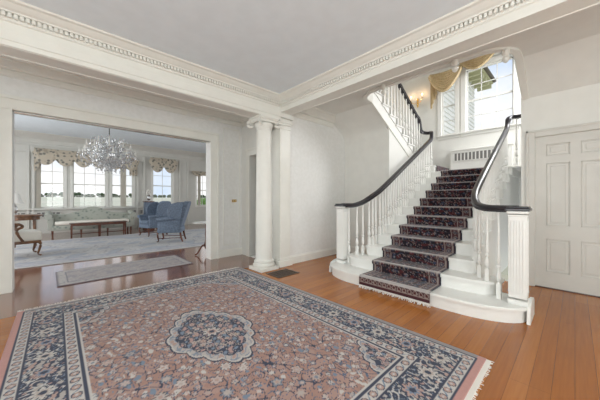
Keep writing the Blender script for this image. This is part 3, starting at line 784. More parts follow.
def fringe_mb(x0, x1, y, sgn, ln, sp=0.012, along='x', z=0.006):
    mb = MB(); t = x0
    while t < x1:
        l_ = ln*random.uniform(0.7, 1.1); dx = random.uniform(-0.012, 0.012)
        a = [(t, y, z), (t+dx*0.5, y+sgn*l_*0.5, z), (t+dx, y+sgn*l_, z-0.002)]
        mb.sweep(a, [(-0.003, 0), (0, 0.003), (0.003, 0)]); t += sp
    mb.box(x0, x1, min(y-sgn*0.004, y+sgn*0.032), max(y-sgn*0.004, y+sgn*0.032), 0.002, 0.009)
    return mb
# big foyer rug
rx0, rx1, ry0, ry1 = -0.33, 2.53, 0.49, 4.36
P, C = flat_rug(rx0, rx1, ry0, ry1, 0.0075, lambda u, v, W, Lg: rug_colors(u, v, W, Lg, 3))
rug = empty('area_rug', ((rx0+rx1)/2, (ry0+ry1)/2, 0), 'large rose and navy oriental rug with central medallion on foyer floor', 'rug')
carpet_mesh('pile', P, C, 'pile', rug)
hw, hl = (rx1-rx0)/2, (ry1-ry0)/2
fringe_mb(-hw, hw, -hl, -1, 0.05).build('fringe', 'fringe', rug)
fringe_mb(-hw, hw, hl, 1, 0.09, sp=0.009).build('fringe', 'fringe', rug)

# small faded runner in the hall, turned a little
def faded(u, v, W, Lg):
    d = np.minimum(np.minimum(u, W-u), np.minimum(v, Lg-v)); n = wob(u, v, 26, 11); n2 = wob(u, v, 60, 12)
    C = np.zeros(u.shape+(3,)); C[:] = (0.35, 0.31, 0.30); C = lerp(C, (0.24, 0.23, 0.26), (n > 0.3)*0.6); C[np.abs(n2) < 0.09] = (0.46, 0.42, 0.40)
    C[(d > 0.03) & (d < 0.12)] = (0.42, 0.39, 0.37); C[(d > 0.12) & (d < 0.135)] = (0.16, 0.15, 0.18); C[d < 0.02] = (0.20, 0.18, 0.20)
    C[(d > 0.03) & (d < 0.12) & (np.abs(n2) < 0.18)] = (0.26, 0.25, 0.28)
    return C
P, C = flat_rug(-0.03, 1.98, 5.36, 6.42, 0.014, faded)
o = carpet_mesh('hall_runner', P, C, 'pile'); o.location = (0.995, 5.80, 0.0); o.rotation_euler.z = math.radians(1.2); o.scale = (1, 1.0, 1)
tag(o, 'small faded grey pink rug lying in the wide opening', 'rug')
# living room rug
def pale(u, v, W, Lg):
    d = np.minimum(np.minimum(u, W-u), np.minimum(v, Lg-v)); n = wob(u, v, 9, 21); n2 = wob(u, v, 22, 22)
    C = np.zeros(u.shape+(3,)); C[:] = (0.46, 0.45, 0.44); C = lerp(C, (0.27, 0.31, 0.39), (n > 0.4)*0.6); C[np.abs(n2) < 0.16] = (0.30, 0.28, 0.29)
    C[(d > 0.1) & (d < 0.5)] = (0.42, 0.41, 0.42); C[(d > 0.1) & (d < 0.5) & (np.abs(n2) < 0.25)] = (0.33, 0.33, 0.37)
    C[(d > 0.48) & (d < 0.53)] = (0.27, 0.29, 0.35); C[d < 0.08] = (0.50, 0.49, 0.48)
    return C
P, C = flat_rug(-2.3, 5.1, 7.1, 11.35, 0.03, pale)
o = carpet_mesh('living_rug', P, C, 'pile'); o.location = (1.4, 9.22, 0); tag(o, 'large pale grey blue rug on the living room floor', 'rug')

# stair carpet runner following the treads
CY0, CY1 = 1.20, 2.20
path = [(X0-0.022, 0.045)]
def addp(x, z): path.append((x, z))
for i in range(1, 13):
    xn = nose(i); z = i*RS; e = 0.008
    xr = (xn+0.028-e) if i > 1 else None
    if i == 1:
        addp(X0-0.022, z-0.03); addp(X0-0.018, z-0.004); addp(X0-0.006, z+e)
    else:
        addp(xn+0.028-e, z-RS+e); addp(xn+0.028-e, z-0.052); addp(xn-0.008, z-0.036); addp(xn-0.010, z-0.01); addp(xn-0.002, z+e)
    if i == 12: addp(7.6, z+e)
def resample(pts, h):
    out = []; s_ = []; acc = 0
    for (a, b), (c_, d) in zip(pts, pts[1:]):
        ln = math.hypot(c_-a, d-b); n = max(1, int(ln/h))
        for k in range(n): out.append((a+(c_-a)*k/n, b+(d-b)*k/n)); s_.append(acc+ln*k/n)
        acc += ln
    out.append(pts[-1]); s_.append(acc); return np.array(out), np.array(s_)
def runner_colors(u, v, W, Lg):
    """u across, v along"""
    r = np.random.RandomState(4)
    DK, BG, CRM, BU = (0.018, 0.014, 0.020), (0.075, 0.018, 0.020), (0.27, 0.22, 0.20), (0.035, 0.045, 0.08)
    C = np.zeros(u.shape+(3,)); C[:] = DK
    n1 = wob(u, v, 60, 31); n2 = wob(u, v, 85, 32); C[n1 > 0.55] = BG; C[n1 < -0.9] = BU
    C[np.abs(n2) < 0.07] = (0.22, 0.16, 0.14)
    for _ in range(1300): rosette(C, u, v, r.uniform(0.16, W-0.16), r.uniform(0, Lg), r.uniform(0.010, 0.019), [CRM, (0.20, 0.09, 0.08), (0.15, 0.16, 0.18)][r.randint(3)], BG, CRM, 5)
    d = np.minimum(u, W-u); s_ = v
    m = (d < 0.165); C[m] = (0.07, 0.03, 0.035)
    m = (d > 0.035) & (d < 0.15)
    ph = np.hypot(((s_ % 0.10)-0.05), d-0.092)
    C[m & (ph < 0.036)] = (0.22, 0.17, 0.15); C[m & (ph < 0.027)] = BU; C[m & (ph < 0.012)] = CRM
    C[(np.abs(d-0.038) < 0.007) | (np.abs(d-0.150) < 0.007)] = CRM
    C[d < 0.014] = (0.012, 0.016, 0.03)
    e = v < 0.13; ph = np.hypot(((u % 0.07)-0.035), v-0.075)
    C[e] = (0.06, 0.02, 0.025); C[e & (ph < 0.030)] = CRM; C[e & (ph < 0.018)] = BG
    C[(np.abs(v-0.04) < 0.006) | (np.abs(v-0.115) < 0.006)] = CRM
    return C
pp, ss = resample(path, 0.011)
us = np.linspace(0, CY1-CY0, 90)
U, V = np.meshgrid(us, ss, indexing='ij')
PX = np.repeat(pp[None, :, 0], 90, 0); PZ = np.repeat(pp[None, :, 1], 90, 0)
P = np.stack([PX, CY0+U, PZ], -1); C = runner_colors(U, V, CY1-CY0, ss[-1])
# light catching each nosing and tread, put into the pile colour as paler bands
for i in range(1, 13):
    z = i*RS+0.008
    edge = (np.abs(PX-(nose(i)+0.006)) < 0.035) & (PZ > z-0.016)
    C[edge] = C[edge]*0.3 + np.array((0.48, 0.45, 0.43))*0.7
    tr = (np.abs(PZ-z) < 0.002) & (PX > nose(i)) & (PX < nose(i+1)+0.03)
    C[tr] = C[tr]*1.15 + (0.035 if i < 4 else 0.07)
sr = empty('stair_runner', (X0, YC, 0), 'dark navy and burgundy patterned carpet runner running up the white stairs', 'stair carpet')
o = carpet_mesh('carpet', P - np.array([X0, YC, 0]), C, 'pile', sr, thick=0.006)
mb = MB(); t = -0.5
while t < 0.5:
    l_ = 0.05*random.uniform(0.6, 1.1); dx = random.uniform(-0.01, 0.01)
    mb.sweep([(-0.026, t, 0.048), (-0.03, t+dx*0.5, 0.048-l_*0.5), (-0.034-random.uniform(0, 0.02), t+dx, 0.048-l_*0.95)], [(-0.004, 0), (0, 0.004), (0.004, 0)], up=(1, 0, 0)); t += 0.012
mb.build('fringe', 'fringe', sr)
# carpet on the raised landing step
pts = [(2.37-0.010, LZ+0.01), (2.37-0.010, LZ+RS-0.05), (2.358, LZ+RS-0.03), (2.358, LZ+RS), (2.37, LZ+RS+0.008), (2.9, LZ+RS+0.008), (3.6, LZ+RS+0.008)]
pp, ss = resample(pts, 0.012); us = np.linspace(0, 0.9, 80); U, V = np.meshgrid(us, ss, indexing='ij')
P = np.stack([6.9+U, np.repeat(pp[None, :, 0], 80, 0), np.repeat(pp[None, :, 1], 80, 0)], -1)
o = carpet_mesh('landing_carpet', P, runner_colors(U, V+0.3, 0.9, ss[-1]+0.3), 'pile', st, thick=-0.006); o.modifiers['thick'].offset = 1

# floor register
fv = empty('floor_vent', (2.895, 3.52, 0), 'dark brown rectangular floor vent beside the column base', 'floor vent')
mb = MB()
for a in ((-0.235, 0.235, -0.18, -0.155), (-0.235, 0.235, 0.155, 0.18), (-0.235, -0.21, -0.18, 0.18), (0.21, 0.235, -0.18, 0.18)): mb.box(a[0], a[1], a[2], a[3], 0.0005, 0.008, 0.002, 1)
mb.build('frame', 'metalpaint', fv); mb = MB()
for k in range(22): x = -0.20 + k*0.4/21; mb.box(x-0.004, x+0.004, -0.16, 0.16, 0.001, 0.006)
for y in (-0.08, 0, 0.08): mb.box(-0.21, 0.21, y-0.004, y+0.004, 0.001, 0.0065)
mb.build('slats', 'metalpaint', fv)
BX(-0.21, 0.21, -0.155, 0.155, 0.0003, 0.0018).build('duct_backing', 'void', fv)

# light switch
ls = tag(BX(2.93, 3.05, YW-0.02, YW-0.013, 1.24, 1.30, 0.003, 1).build('switch_plate', 'brass'), 'small brass switch plate on the pale wall right of opening', 'switch')
MB().box(2.955, 2.965, YW-0.028, YW-0.02, 1.262, 1.278).box(3.015, 3.025, YW-0.028, YW-0.02, 1.262, 1.278).build('toggle', 'trim', ls)

# ------------------------------------------------------------------ LIVING ROOM
# radiator grilles under the far windows
def wall_grille(x0, x1, z0, z1, label):
    g = empty('radiator_grille', ((x0+x1)/2, YF, z0), label, 'radiator grille', 'grilles under the living room windows'); w_ = (x1-x0)/2
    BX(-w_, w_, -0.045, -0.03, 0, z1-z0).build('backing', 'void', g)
    mb = MB(); n = max(3, int((x1-x0)/0.13))
    for k in range(n+1): x = -w_ + k*2*w_/n; mb.box(x-0.016, x+0.016, -0.06, -0.04, 0, z1-z0)
    mb.box(-w_-0.02, w_+0.02, -0.06, -0.04, -0.02, 0.012); mb.box(-w_-0.02, w_+0.02, -0.06, -0.04, z1-z0-0.012, z1-z0+0.02); mb.build('slats', 'lrwall', g)
wall_grille(-1.1, 0.1, 0.63, 0.82, 'slotted radiator grille in the wall left of the sofa')
wall_grille(2.25, 3.05, 0.63, 0.82, 'slotted radiator grille in the wall right of the sofa')

# swagged valance over the three bay windows
def swag(mb, x0, x1, zt, drop_, y, depth=0.10, rows=5):
    n = 14
    for r_ in range(rows):
        f = r_/(rows-1); top = zt - 0.05 - f*drop_*0.15
        pts = [(x0+(x1-x0)*k/n, y - depth*(0.3+0.4*math.sin(PI*k/n)) - 0.015*r_, top - drop_*(0.25+0.7*f)*math.sin(PI*k/n)**0.8 - 0.03) for k in range(n+1)]
        mb.sweep(pts, [(-0.02, -drop_*0.16), (0.02, -drop_*0.16), (0.035, 0), (0.02, drop_*0.14), (-0.02, drop_*0.14), (-0.03, 0)])
def jabot(mb, x0, x1, zt, zb, y, n=5, depth=0.09):
    for k in range(n):
        a = x0+(x1-x0)*k/n; b = x0+(x1-x0)*(k+1)/n; l_ = zb + (zt-zb)*0.5*k/n if x0 < x1 else zb
        mb.prism([(a, zt), (b, zt), (b, l_+(zt-zb)*0.08), ((a+b)/2, l_), (a, l_+(zt-zb)*0.05)], 'y', y-depth*(0.5+0.5*(k % 2)), y-depth*(0.5+0.5*(k % 2))+0.03)
val = empty('window_valance', (0, 0, 0), 'long floral swagged valance across the three living room bay windows', 'valance')
mb = MB(); mb.box(-0.62, 2.66, YF-0.13, YF-0.07, 3.04, 3.22, 0.01, 1); mb.build('heading', 'valfab', val)
for k in range(6):
    mb = MB(); a = -0.6 + k*0.54; swag(mb, a, a+0.58, 3.20, 0.42, YF-0.10); mb.build('swag', 'valfab', val, smooth=True)
mb = MB(); jabot(mb, -0.62, -0.30, 3.20, 2.35, YF-0.12); mb.build('tail', 'valfab', val)
mb = MB(); jabot(mb, 2.66, 2.36, 3.20, 2.35, YF-0.12); mb.build('tail', 'valfab', val)
def small_valance(x0, x1, zt, d, label):
    v = empty('window_valance', (0, 0, 0), label, 'valance')
    mb = MB(); mb.box(x0, x1, YF-0.10, YF-0.06, zt-d*0.45, zt, 0.01, 1); mb.build('heading', 'valfab', v); n = 2
    for k in range(n):
        mb = MB(); a = x0+(x1-x0)*k/n; swag(mb, a, a+(x1-x0)/n, zt, d, YF-0.08); mb.build('swag', 'valfab', v, smooth=True)
small_valance(3.2, 4.34, 3.30, 0.5, 'floral valance over the window behind the blue armchairs')
small_valance(5.15, 6.3, 2.80, 0.16, 'narrow patterned valance over the far right living room window')
# roller shade strip / curtain panel in the third window, side curtains
def curtain(x0, x1, z0, z1, m, label, name='curtain', y=YF-0.035):
    n = 24; top = [(x0+(x1-x0)*k/n, y - 0.018*math.sin(k*1.7)) for k in range(n+1)]
    poly = top + [(x, yy+0.006) for x, yy in reversed(top)]
    return tag(MB().prism(poly, 'z', z0, z1).build(name, m, smooth=False), label, 'curtain')
curtain(-0.56, -0.44, 0.98, 3.03, 'cream', 'cream side curtain at the left edge of the bay windows')
curtain(2.04, 2.26, 0.98, 3.03, 'cream', 'cream curtain panel hanging in the right bay window')
curtain(5.46, 5.62, 0.98, 2.66, 'cream', 'pale shutter like curtain in the far right window')

# camelback sofa
sf = empty('camelback_sofa', (1.08, 12.5, 0), 'long floral camelback sofa under the living room windows', 'sofa')
mb = MB(); mb.box(-1.05, 1.05, -0.36, 0.33, 0.22, 0.40, 0.02, 2); mb.build('seat_frame', 'sofafab', sf, smooth=True)
mb = MB(); mb.box(-0.98, 0.98, -0.38, 0.22, 0.40, 0.53, 0.045, 3); mb.build('seat_cushion', 'cream', sf, smooth=True)
top = []
for k in range(31):
    t = -1+2*k/30; top.append((t*1.12, 0.76 + 0.27*math.exp(-(t/0.36)**2) + 0.03*math.exp(-((abs(t)-0.95)/0.12)**2)))
poly = [(-1.12, 0.30)] + top + [(1.12, 0.30)]
MB().prism(poly, 'y', 0.22, 0.36).build('backrest', 'sofafab', sf, smooth=True)
for s_ in (-1, 1):
    mb = MB(); mb.box(min(s_*1.0, s_*1.14), max(s_*1.0, s_*1.14), -0.34, 0.30, 0.25, 0.66, 0.02, 2)
    x = s_*1.12
    mb.sweep([(x, -0.40, 0.70), (x, 0.0, 0.72), (x, 0.34, 0.80)], [(0.10*math.cos(a), 0.09*math.sin(a)) for a in np.linspace(0, 2*PI, 14)[:-1]])
    mb.build('arm', 'sofafab', sf, smooth=True)
def taper_leg(h, r0, r1, m, par, x, y, out=0.0, oy=0.0):
    mb = MB(); mb.sweep([(x, y, h), (x+out*0.4, y+oy*0.4, h*0.5), (x+out, y+oy, 0)], [(-1, -1), (1, -1), (1, 1), (-1, 1)], up=(0, 1, 0), scales=[r0, (r0+r1)/2, r1]); return mb.build('leg', m, par)
for x in (-1.03, -0.35, 0.35, 1.03): taper_leg(0.23, 0.028, 0.018, 'mahog', sf, x, -0.32)
for x in (-1.03, 1.03): taper_leg(0.23, 0.028, 0.018, 'mahog', sf, x, 0.28, 0, 0.04)
sf.scale = (1.10, 1, 1); sf.location.x = 1.02
# long low table in front of the sofa
ct = empty('coffee_table', (1.12, 11.78, 0), 'long narrow mahogany coffee table in front of the sofa', 'table')
MB().box(-0.82, 0.82, -0.21, 0.21, 0.46, 0.49, 0.008, 2).build('tabletop', 'mahog', ct); MB().box(-0.78, 0.78, -0.18, 0.18, 0.39, 0.46).build('apron', 'mahog', ct)
for x in (-0.76, 0, 0.76):
    for y in (-0.17, 0.17): taper_leg(0.39, 0.024, 0.018, 'mahog', ct, x, y)
MB().box(-0.76, 0.76, -0.012, 0.012, 0.10, 0.13).build('stretcher', 'mahog', ct)

# blue wing chairs: front toward -y in local space
def cab_leg(par, x, y, sx, sy, h=0.30, m='mahog', k=1.0):
    mb = MB(); pts = [(x, y, h), (x+sx*0.03*k, y+sy*0.03*k, h*0.8), (x+sx*0.012*k, y+sy*0.012*k, h*0.4), (x-sx*0.0, y-sy*0.0, h*0.15), (x+sx*0.028*k, y+sy*0.028*k, 0.03), (x+sx*0.035*k, y+sy*0.035*k, 0.018)]
    mb.tube(smooth_path(pts, 4), 0.03, 8, scales=[1.15-0.75*min(1, t/15) if t < 16 else 0.55+(t-16)*0.1 for t in range(21)])
    return mb.build('leg', m, par, smooth=True)
wc = empty('wing_chair', (2.60, 8.50, 0.03), 'blue wing armchair nearest the room opening, seen from its side', 'armchair', 'blue wing chairs')
MB().box(-0.31, 0.31, -0.36, 0.30, 0.28, 0.42, 0.03, 3).build('seat_frame', 'blue', wc, smooth=True)
MB().box(-0.27, 0.27, -0.38, 0.20, 0.42, 0.54, 0.045, 3).build('seat_cushion', 'blue', wc, smooth=True)
mb = MB()
bk = [(-0.29, 0.42), (-0.33, 0.9), (-0.32, 1.10), (-0.22, 1.185), (-0.08, 1.215), (0.08, 1.215), (0.22, 1.185), (0.32, 1.10), (0.33, 0.9), (0.29, 0.42)]
A = [mb.bm.verts.new((x, 0.15+(z-0.42)*0.26, z)) for x, z in bk]; B_ = [mb.bm.verts.new((x*0.96, 0.27+(z-0.42)*0.30, z)) for x, z in bk]
mb.bm.faces.new(A); mb.bm.faces.new(B_[::-1])
for i in range(len(bk)): j = (i+1) % len(bk); mb.bm.faces.new((A[i], B_[i], B_[j], A[j]))
mb.build('backrest', 'blue', wc, smooth=True)
for s_ in (-1, 1):
    pl = [(0.30, 0.66), (-0.02, 0.68), (-0.07, 0.78), (-0.08, 0.92), (-0.04, 1.06), (0.06, 1.15), (0.20, 1.19), (0.36, 1.18), (0.34, 0.9)]
    x0, x1 = sorted((s_*0.305, s_*0.36)); o = MB().prism(pl, 'x', x0, x1).build('wing', 'blue', wc, smooth=True)
    md = o.modifiers.new('b', 'BEVEL'); md.width = 0.015; md.segments = 2
    mb = MB(); x0, x1 = sorted((s_*0.27, s_*0.35)); mb.box(x0, x1, -0.33, 0.28, 0.28, 0.66, 0.02, 2)
    mb.sweep([(s_*0.33, -0.36, 0.67), (s_*0.335, -0.1, 0.69), (s_*0.33, 0.1, 0.71)], [(0.062*math.cos(a), 0.055*math.sin(a)) for a in np.linspace(0, 2*PI, 13)[:-1]])
    mb.build('arm', 'blue', wc, smooth=True)
    cab_leg(wc, s_*0.27, -0.32, s_*0.7, -1)
    taper_leg(0.29, 0.026, 0.018, 'mahog', wc, s_*0.26, 0.26, s_*0.01, 0.07)
for s_ in (-1, 1): MB().tube([(s_*0.27, -0.31, 0.12), (s_*0.26, 0.29, 0.12)], 0.012, 6).build('stretcher', 'mahog', wc)
wc.rotation_euler.z = math.radians(151+90)
w2 = clone(wc); w2.location = (2.52, 10.3, 0.03); w2.rotation_euler.z = math.radians(196+90)
w2['label'] = 'blue wing armchair farther back, facing left towards the sofa group'

# cream carved armchair, left
ac = empty('carved_armchair', (-0.66, 8.60, 0.016), 'cream upholstered armchair with carved walnut frame left in the living room', 'armchair', rz=math.radians(10+90))
MB().box(-0.345, 0.345, -0.37, 0.30, 0.35, 0.57, 0.06, 3).build('seat', 'cream', ac, smooth=True)
MB().box(-0.34, 0.34, -0.35, 0.31, 0.30, 0.36, 0.015, 2).build('seat_rail', 'walnut', ac, smooth=True)
MB().box(-0.30, 0.30, 0.26, 0.36, 0.50, 1.0, 0.04, 3).build('backrest', 'cream', ac, smooth=True)
MB().tube(smooth_path([(-0.33, 0.31, 0.5), (-0.34, 0.33, 0.95), (-0.2, 0.35, 1.06), (0, 0.35, 1.10), (0.2, 0.35, 1.06), (0.34, 0.33, 0.95), (0.33, 0.31, 0.5)], 5), 0.028, 8).build('back_frame', 'walnut', ac, smooth=True)
for s_ in (-1, 1):
    MB().tube(smooth_path([(s_*0.34, 0.30, 0.78), (s_*0.37, 0.15, 0.77), (s_*0.37, 0.0, 0.74), (s_*0.36, -0.05, 0.68), (s_*0.34, 0.03, 0.62), (s_*0.335, 0.01, 0.50), (s_*0.335, -0.06, 0.36)], 5), 0.027, 8).build('armrest', 'walnut', ac, smooth=True)
    MB().box(min(s_*0.33, s_*0.41), max(s_*0.33, s_*0.41), -0.0, 0.24, 0.77, 0.82, 0.02, 2).build('arm_pad', 'cream', ac, smooth=True)
    cab_leg(ac, s_*0.29, -0.30, s_*0.8, -1, 0.34, 'walnut', 1.3); cab_leg(ac, s_*0.28, 0.27, s_*0.8, 1, 0.34, 'walnut', 1.2)
# walnut side table and lamp behind it
tb = empty('side_table', (-0.62, 10.05, 0.016), 'oval walnut side table behind the cream armchair', 'table')
mb = MB(); mb.lathe([(0.32, 0.84), (0.34, 0.85), (0.34, 0.87), (0.32, 0.88)], seg=28); mb.build('tabletop', 'walnut', tb, smooth=True)
mb = MB(); mb.lathe([(0.28, 0.74), (0.28, 0.84)], seg=28); mb.build('apron', 'walnut', tb)
for a in range(4):
    t = PI/4 + a*PI/2; taper_leg(0.76, 0.024, 0.014, 'walnut', tb, 0.24*math.cos(t), 0.24*math.sin(t), 0.04*math.cos(t), 0.04*math.sin(t))
lp = empty('table_lamp', (-0.80, 10.0, 0.897), 'white shaded lamp standing on the walnut side table', 'lamp')
MB().lathe([(0.07, 0), (0.07, 0.02), (0.03, 0.04), (0.05, 0.10), (0.06, 0.16), (0.03, 0.24), (0.012, 0.27), (0.012, 0.34)], seg=18).build('base', 'silver', lp, smooth=True)
MB().lathe([(0.16, 0.30), (0.155, 0.31), (0.08, 0.56), (0.075, 0.56)], seg=24).build('lamp_shade', 'lampshade', lp, smooth=True)

# tripod table right, partly behind the jamb
tp = empty('tripod_table', (2.60, 6.05, 0), 'dark tripod pedestal table with pale round top beside right jamb', 'table')
MB().lathe([(0.28, 0.735), (0.30, 0.742), (0.30, 0.755), (0.285, 0.762)], seg=32).build('tabletop', 'marble', tp, smooth=True)
MB().lathe([(0.02, 0.12), (0.035, 0.16), (0.045, 0.24), (0.028, 0.30), (0.018, 0.36), (0.026, 0.48), (0.018, 0.56), (0.02, 0.70), (0.06, 0.735)], seg=16).build('pedestal', 'mahog', tp, smooth=True)
for a in (185, 255, 45):
    t = math.radians(a); c_, s_ = math.cos(t), math.sin(t)
    MB().tube(smooth_path([(0.01*c_, 0.01*s_, 0.22), (0.10*c_, 0.10*s_, 0.20), (0.17*c_, 0.17*s_, 0.10), (0.23*c_, 0.23*s_, 0.03), (0.27*c_, 0.27*s_, 0.02)], 5), 0.018, 8).build('leg', 'mahog', tp, smooth=True)

# dark cabinet with silver figure between the windows and the chairs
db = empty('dark_pedestal', (3.02, 13.2, 0), 'dark wooden pedestal stand behind the blue chairs', 'pedestal')
MB().box(-0.17, 0.17, -0.17, 0.17, 0, 1.18, 0.01, 1).build('body', 'blue', db); MB().box(-0.2, 0.2, -0.2, 0.2, 1.18, 1.22, 0.01, 2).build('top', 'mahog', db); MB().box(-0.2, 0.2, -0.2, 0.2, 0, 0.1, 0.01, 2).build('plinth', 'mahog', db)
vs = empty('silver_vase', (3.02, 13.2, 1.22), 'silver vase with pale flowers standing on the dark pedestal', 'vase')
MB().lathe([(0.06, 0), (0.05, 0.02), (0.03, 0.04), (0.08, 0.10), (0.09, 0.16), (0.05, 0.24), (0.07, 0.28)], seg=16).build('body', 'silver', vs, smooth=True)
mb = MB()
for k in range(26): a = random.uniform(0, 2*PI); r = random.uniform(0, 0.12); mb.ball((r*math.cos(a), r*math.sin(a), 0.34+random.uniform(-0.05, 0.2)-r*0.4), random.uniform(0.025, 0.045), None, 6, 4)
mb.build('flowers', 'lampshade', vs, smooth=True)['kind'] = 'stuff'

# chandelier
ch = empty('crystal_chandelier', (1.0, 8.35, 0), 'large sparkling crystal chandelier hanging in the living room', 'chandelier')
MB().lathe([(0.07, 3.70), (0.08, 3.72), (0.08, 3.75)], seg=20).build('ceiling_canopy', 'silver', ch, smooth=True)
mb = MB(); mb.tube([(0, 0, 3.72), (0, 0, 2.75)], 0.008, 6)
for k in range(20): mb.ball((0, 0, 3.70-k*0.048), 0.016, (1, 1, 1.4), 6, 4)
mb.build('chain', 'dark', ch)
MB().lathe([(0.01, 2.08), (0.05, 2.12), (0.08, 2.18), (0.04, 2.25), (0.03, 2.35), (0.07, 2.45), (0.09, 2.5), (0.04, 2.56), (0.025, 2.7), (0.06, 2.78), (0.07, 2.82), (0.02, 2.88)], seg=18).build('stem', 'crystal', ch, smooth=True)
for tier, (n, R_, z, dz) in enumerate(((12, 0.60, 2.46, 0.0), (10, 0.48, 2.64, 0.0), (6, 0.26, 2.78, 0), (8, 0.36, 2.34, 0))):
    for k in range(n):
        a = 2*PI*k/n + tier*0.2; c_, s_ = math.cos(a), math.sin(a)
        P_ = smooth_path([(0.04*c_, 0.04*s_, z-0.08), (R_*0.35*c_, R_*0.35*s_, z-0.18), (R_*0.75*c_, R_*0.75*s_, z-0.16), (R_*c_, R_*s_, z-0.02)], 5)
        mb = MB(); mb.tube(P_, 0.009, 6); arm = mb.build('arm', 'silver', ch, smooth=True)
        MB().lathe([(0.012, 0), (0.045, 0.012), (0.05, 0.02), (0.012, 0.022), (0.012, 0.10), (0.006, 0.115), (0.012, 0.13), (0.002, 0.165)], (R_*c_, R_*s_, z-0.02), 8).build('candle', 'lampshade', arm, smooth=True)
        mb = MB()
        for q in range(44):
            t = random.random(); p = P_[int(t*(len(P_)-1))]
            mb.gem((p.x+random.uniform(-0.09, 0.09), p.y+random.uniform(-0.09, 0.09), p.z-random.uniform(-0.24, 0.15)), random.uniform(0.010, 0.019), random.uniform(0.018, 0.038))
        for q in range(5): mb.gem((R_*c_+0.045*math.cos(q*1.257), R_*s_+0.045*math.sin(q*1.257), z-0.06), 0.012, 0.036)
        for q in range(7):  # festoon chains to the upper stem
            t = q/6; mb.gem((c_*(R_*(1-t)), s_*(R_*(1-t)), z+0.02+t*0.26-0.10*math.sin(PI*t)), 0.012, 0.016)
        mb.build('crystal_drops', 'crystal', arm)['kind'] = 'stuff'

# ------------------------------------------------------------------ STAIRWELL DRESSING
sv = empty('gold_swag_valance', (0, 0, 0), 'gold silk swag valance with tail over the landing windows', 'valance')
def xswag(y0, y1, zt, d, rows=7, xx=XF-0.06):
    mb = MB(); n = 16
    for r_ in range(rows):
        f = r_/(rows-1)
        pts = [(xx - 0.06 - 0.05*math.sin(PI*k/n) - 0.008*r_, y0+(y1-y0)*k/n, zt - 0.03 - f*0.05 - d*(0.12+0.80*f)*math.sin(PI*k/n)**0.9) for k in range(n+1)]
        mb.sweep(pts, [(-0.006, -d*0.07), (0.006, -d*0.07), (0.045, 0), (0.006, d*0.07), (-0.006, d*0.07), (-0.045, 0)])
    return mb.build('swag', 'gold', sv, smooth=True)
xswag(2.84, 2.04, 4.86, 0.56, rows=8)
xswag(2.10, 1.30, 5.02, 0.36)
mb = MB()
for k in range(6):
    y = 2.84 - k*0.045; l_ = 0.95 - k*0.12
    mb.prism([(y, 4.84), (y-0.04, 4.84), (y-0.045, 4.84-l_+0.05), (y-0.02, 4.84-l_), (y+0.004, 4.84-l_+0.02)], 'x', XF-0.09-0.03*(k % 2), XF-0.06-0.03*(k % 2))
mb.build('tail', 'gold', sv)
BX(XF-0.10, XF-0.07, 0.4, 2.9, 4.85, 4.89).build('rod', 'trim', sv)
sc = empty('wall_sconce', (XF, 3.23, 4.22), 'brass two arm candle sconce lit on the wall beside the gold valance', 'wall lamp')
MB().lathe([(0.01, -0.16), (0.025, -0.13), (0.03, -0.05), (0.02, 0.0), (0.03, 0.06), (0.01, 0.12)], (-0.02, 0, 0), 12).build('backplate', 'brass', sc, smooth=True)
for s_ in (-1, 1):
    a = MB().tube(smooth_path([(-0.03, 0, 0.0), (-0.08, s_*0.06, -0.05), (-0.11, s_*0.13, -0.02), (-0.11, s_*0.16, 0.05)], 5), 0.008, 6).lathe([(0.01, 0.05), (0.03, 0.06), (0.01, 0.062)], (-0.11, s_*0.16, 0), 10).build('arm', 'brass', sc, smooth=True)
    MB().lathe([(0.011, 0.062), (0.011, 0.13)], (-0.11, s_*0.16, 0), 10).build('candle', 'lampshade', a)
    MB().lathe([(0.004, 0.13), (0.013, 0.15), (0.010, 0.17), (0.002, 0.195)], (-0.11, s_*0.16, 0), 10).build('bulb', 'bulb', a, smooth=True)
    pl = bpy.data.lights.new('candle_light', 'POINT'); pl.energy = 0.8; pl.color = (1, 0.65, 0.35); pl.shadow_soft_size = 0.02
    po = bpy.data.objects.new('candle_light', pl); COL.objects.link(po); po.parent = a; po.location = (-0.15, s_*0.16, 0.2)

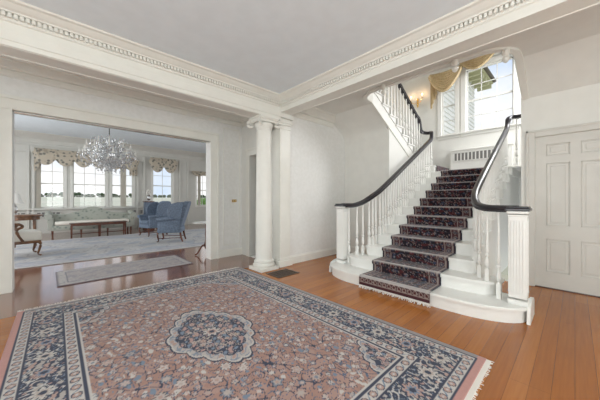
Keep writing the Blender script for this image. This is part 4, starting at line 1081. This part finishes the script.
# ------------------------------------------------------------------ OUTSIDE
struct(MB().prism([(14.1, -0.9), (14.1, -0.6), (30, -0.5), (112, 2.1), (130, 1.2), (260, -0.6), (260, -0.9)], 'x', -150, 260).build('ground', 'grass'))
struct(BX(8.2, 130, -90, 14.1, -0.9, -0.6).build('ground', 'grass'))
for k in range(60):
    x = -40 + k*3.5; y = 124 + random.uniform(-1, 1); h = random.uniform(3.0, 3.7)
    t = empty('tree', (x, y, 0.9), 'distant dark tree along the far edge of the field', 'tree', 'trees along the field edge')
    mb = MB()
    for q in range(7): mb.ball((-1.05+0.35*q, random.uniform(-0.3, 0.3), 0.5*h+random.uniform(-0.05*h, 0.16*h)), random.uniform(0.62, 0.72), (1.0, 1, 1.0), 8, 6)
    mb.build('crown', 'leaf', t, smooth=True); MB().tube([(0, 0, 0), (0, 0, h*0.6)], 0.2, 6).build('trunk', 'bark', t)
# green bush outside the far right window
bs = empty('garden_bush', (7.0, 16.2, -0.6), 'bright green bush outside the far right living room window', 'bush')
mb = MB()
for k in range(40): mb.ball((random.uniform(-0.7, 0.7), random.uniform(-0.5, 0.5), random.uniform(0.5, 2.0)), random.uniform(0.15, 0.3), None, 7, 5)
mb.build('foliage', 'bush', bs, smooth=True); MB().tube([(0, 0, 0), (0, 0, 1.2)], 0.05, 6).build('stem', 'bark', bs)
# neighbouring wing with clapboards, bracketed eave
wg = empty('house_wing', (12.3, 2.8, -0.6), 'white clapboard wing of the house with olive eave seen through stair windows', 'building')
mb = MB(); z = 0.0
while z < 6.5:
    mb.prism([(0.0, z), (-0.035, z), (0.0, z+0.15)], 'x', -3.9, 0.0); z += 0.15
mb.box(-3.9, 0.0, 0.0, 0.5, 0, 6.55); mb.build('wall', 'siding', wg)
mb = MB(); mb.box(-3.9, 0.5, -0.55, 0.5, 6.55, 6.65)
for k in range(11): x = -3.8+k*0.42; mb.box(x-0.06, x+0.06, -0.5, -0.03, 6.38, 6.55)
mb.build('eave', 'olive', wg)
MB().tube([(-3.9, -0.58, 6.66), (0.5, -0.58, 6.66)], 0.07, 8).build('gutter', 'roofdark', wg)
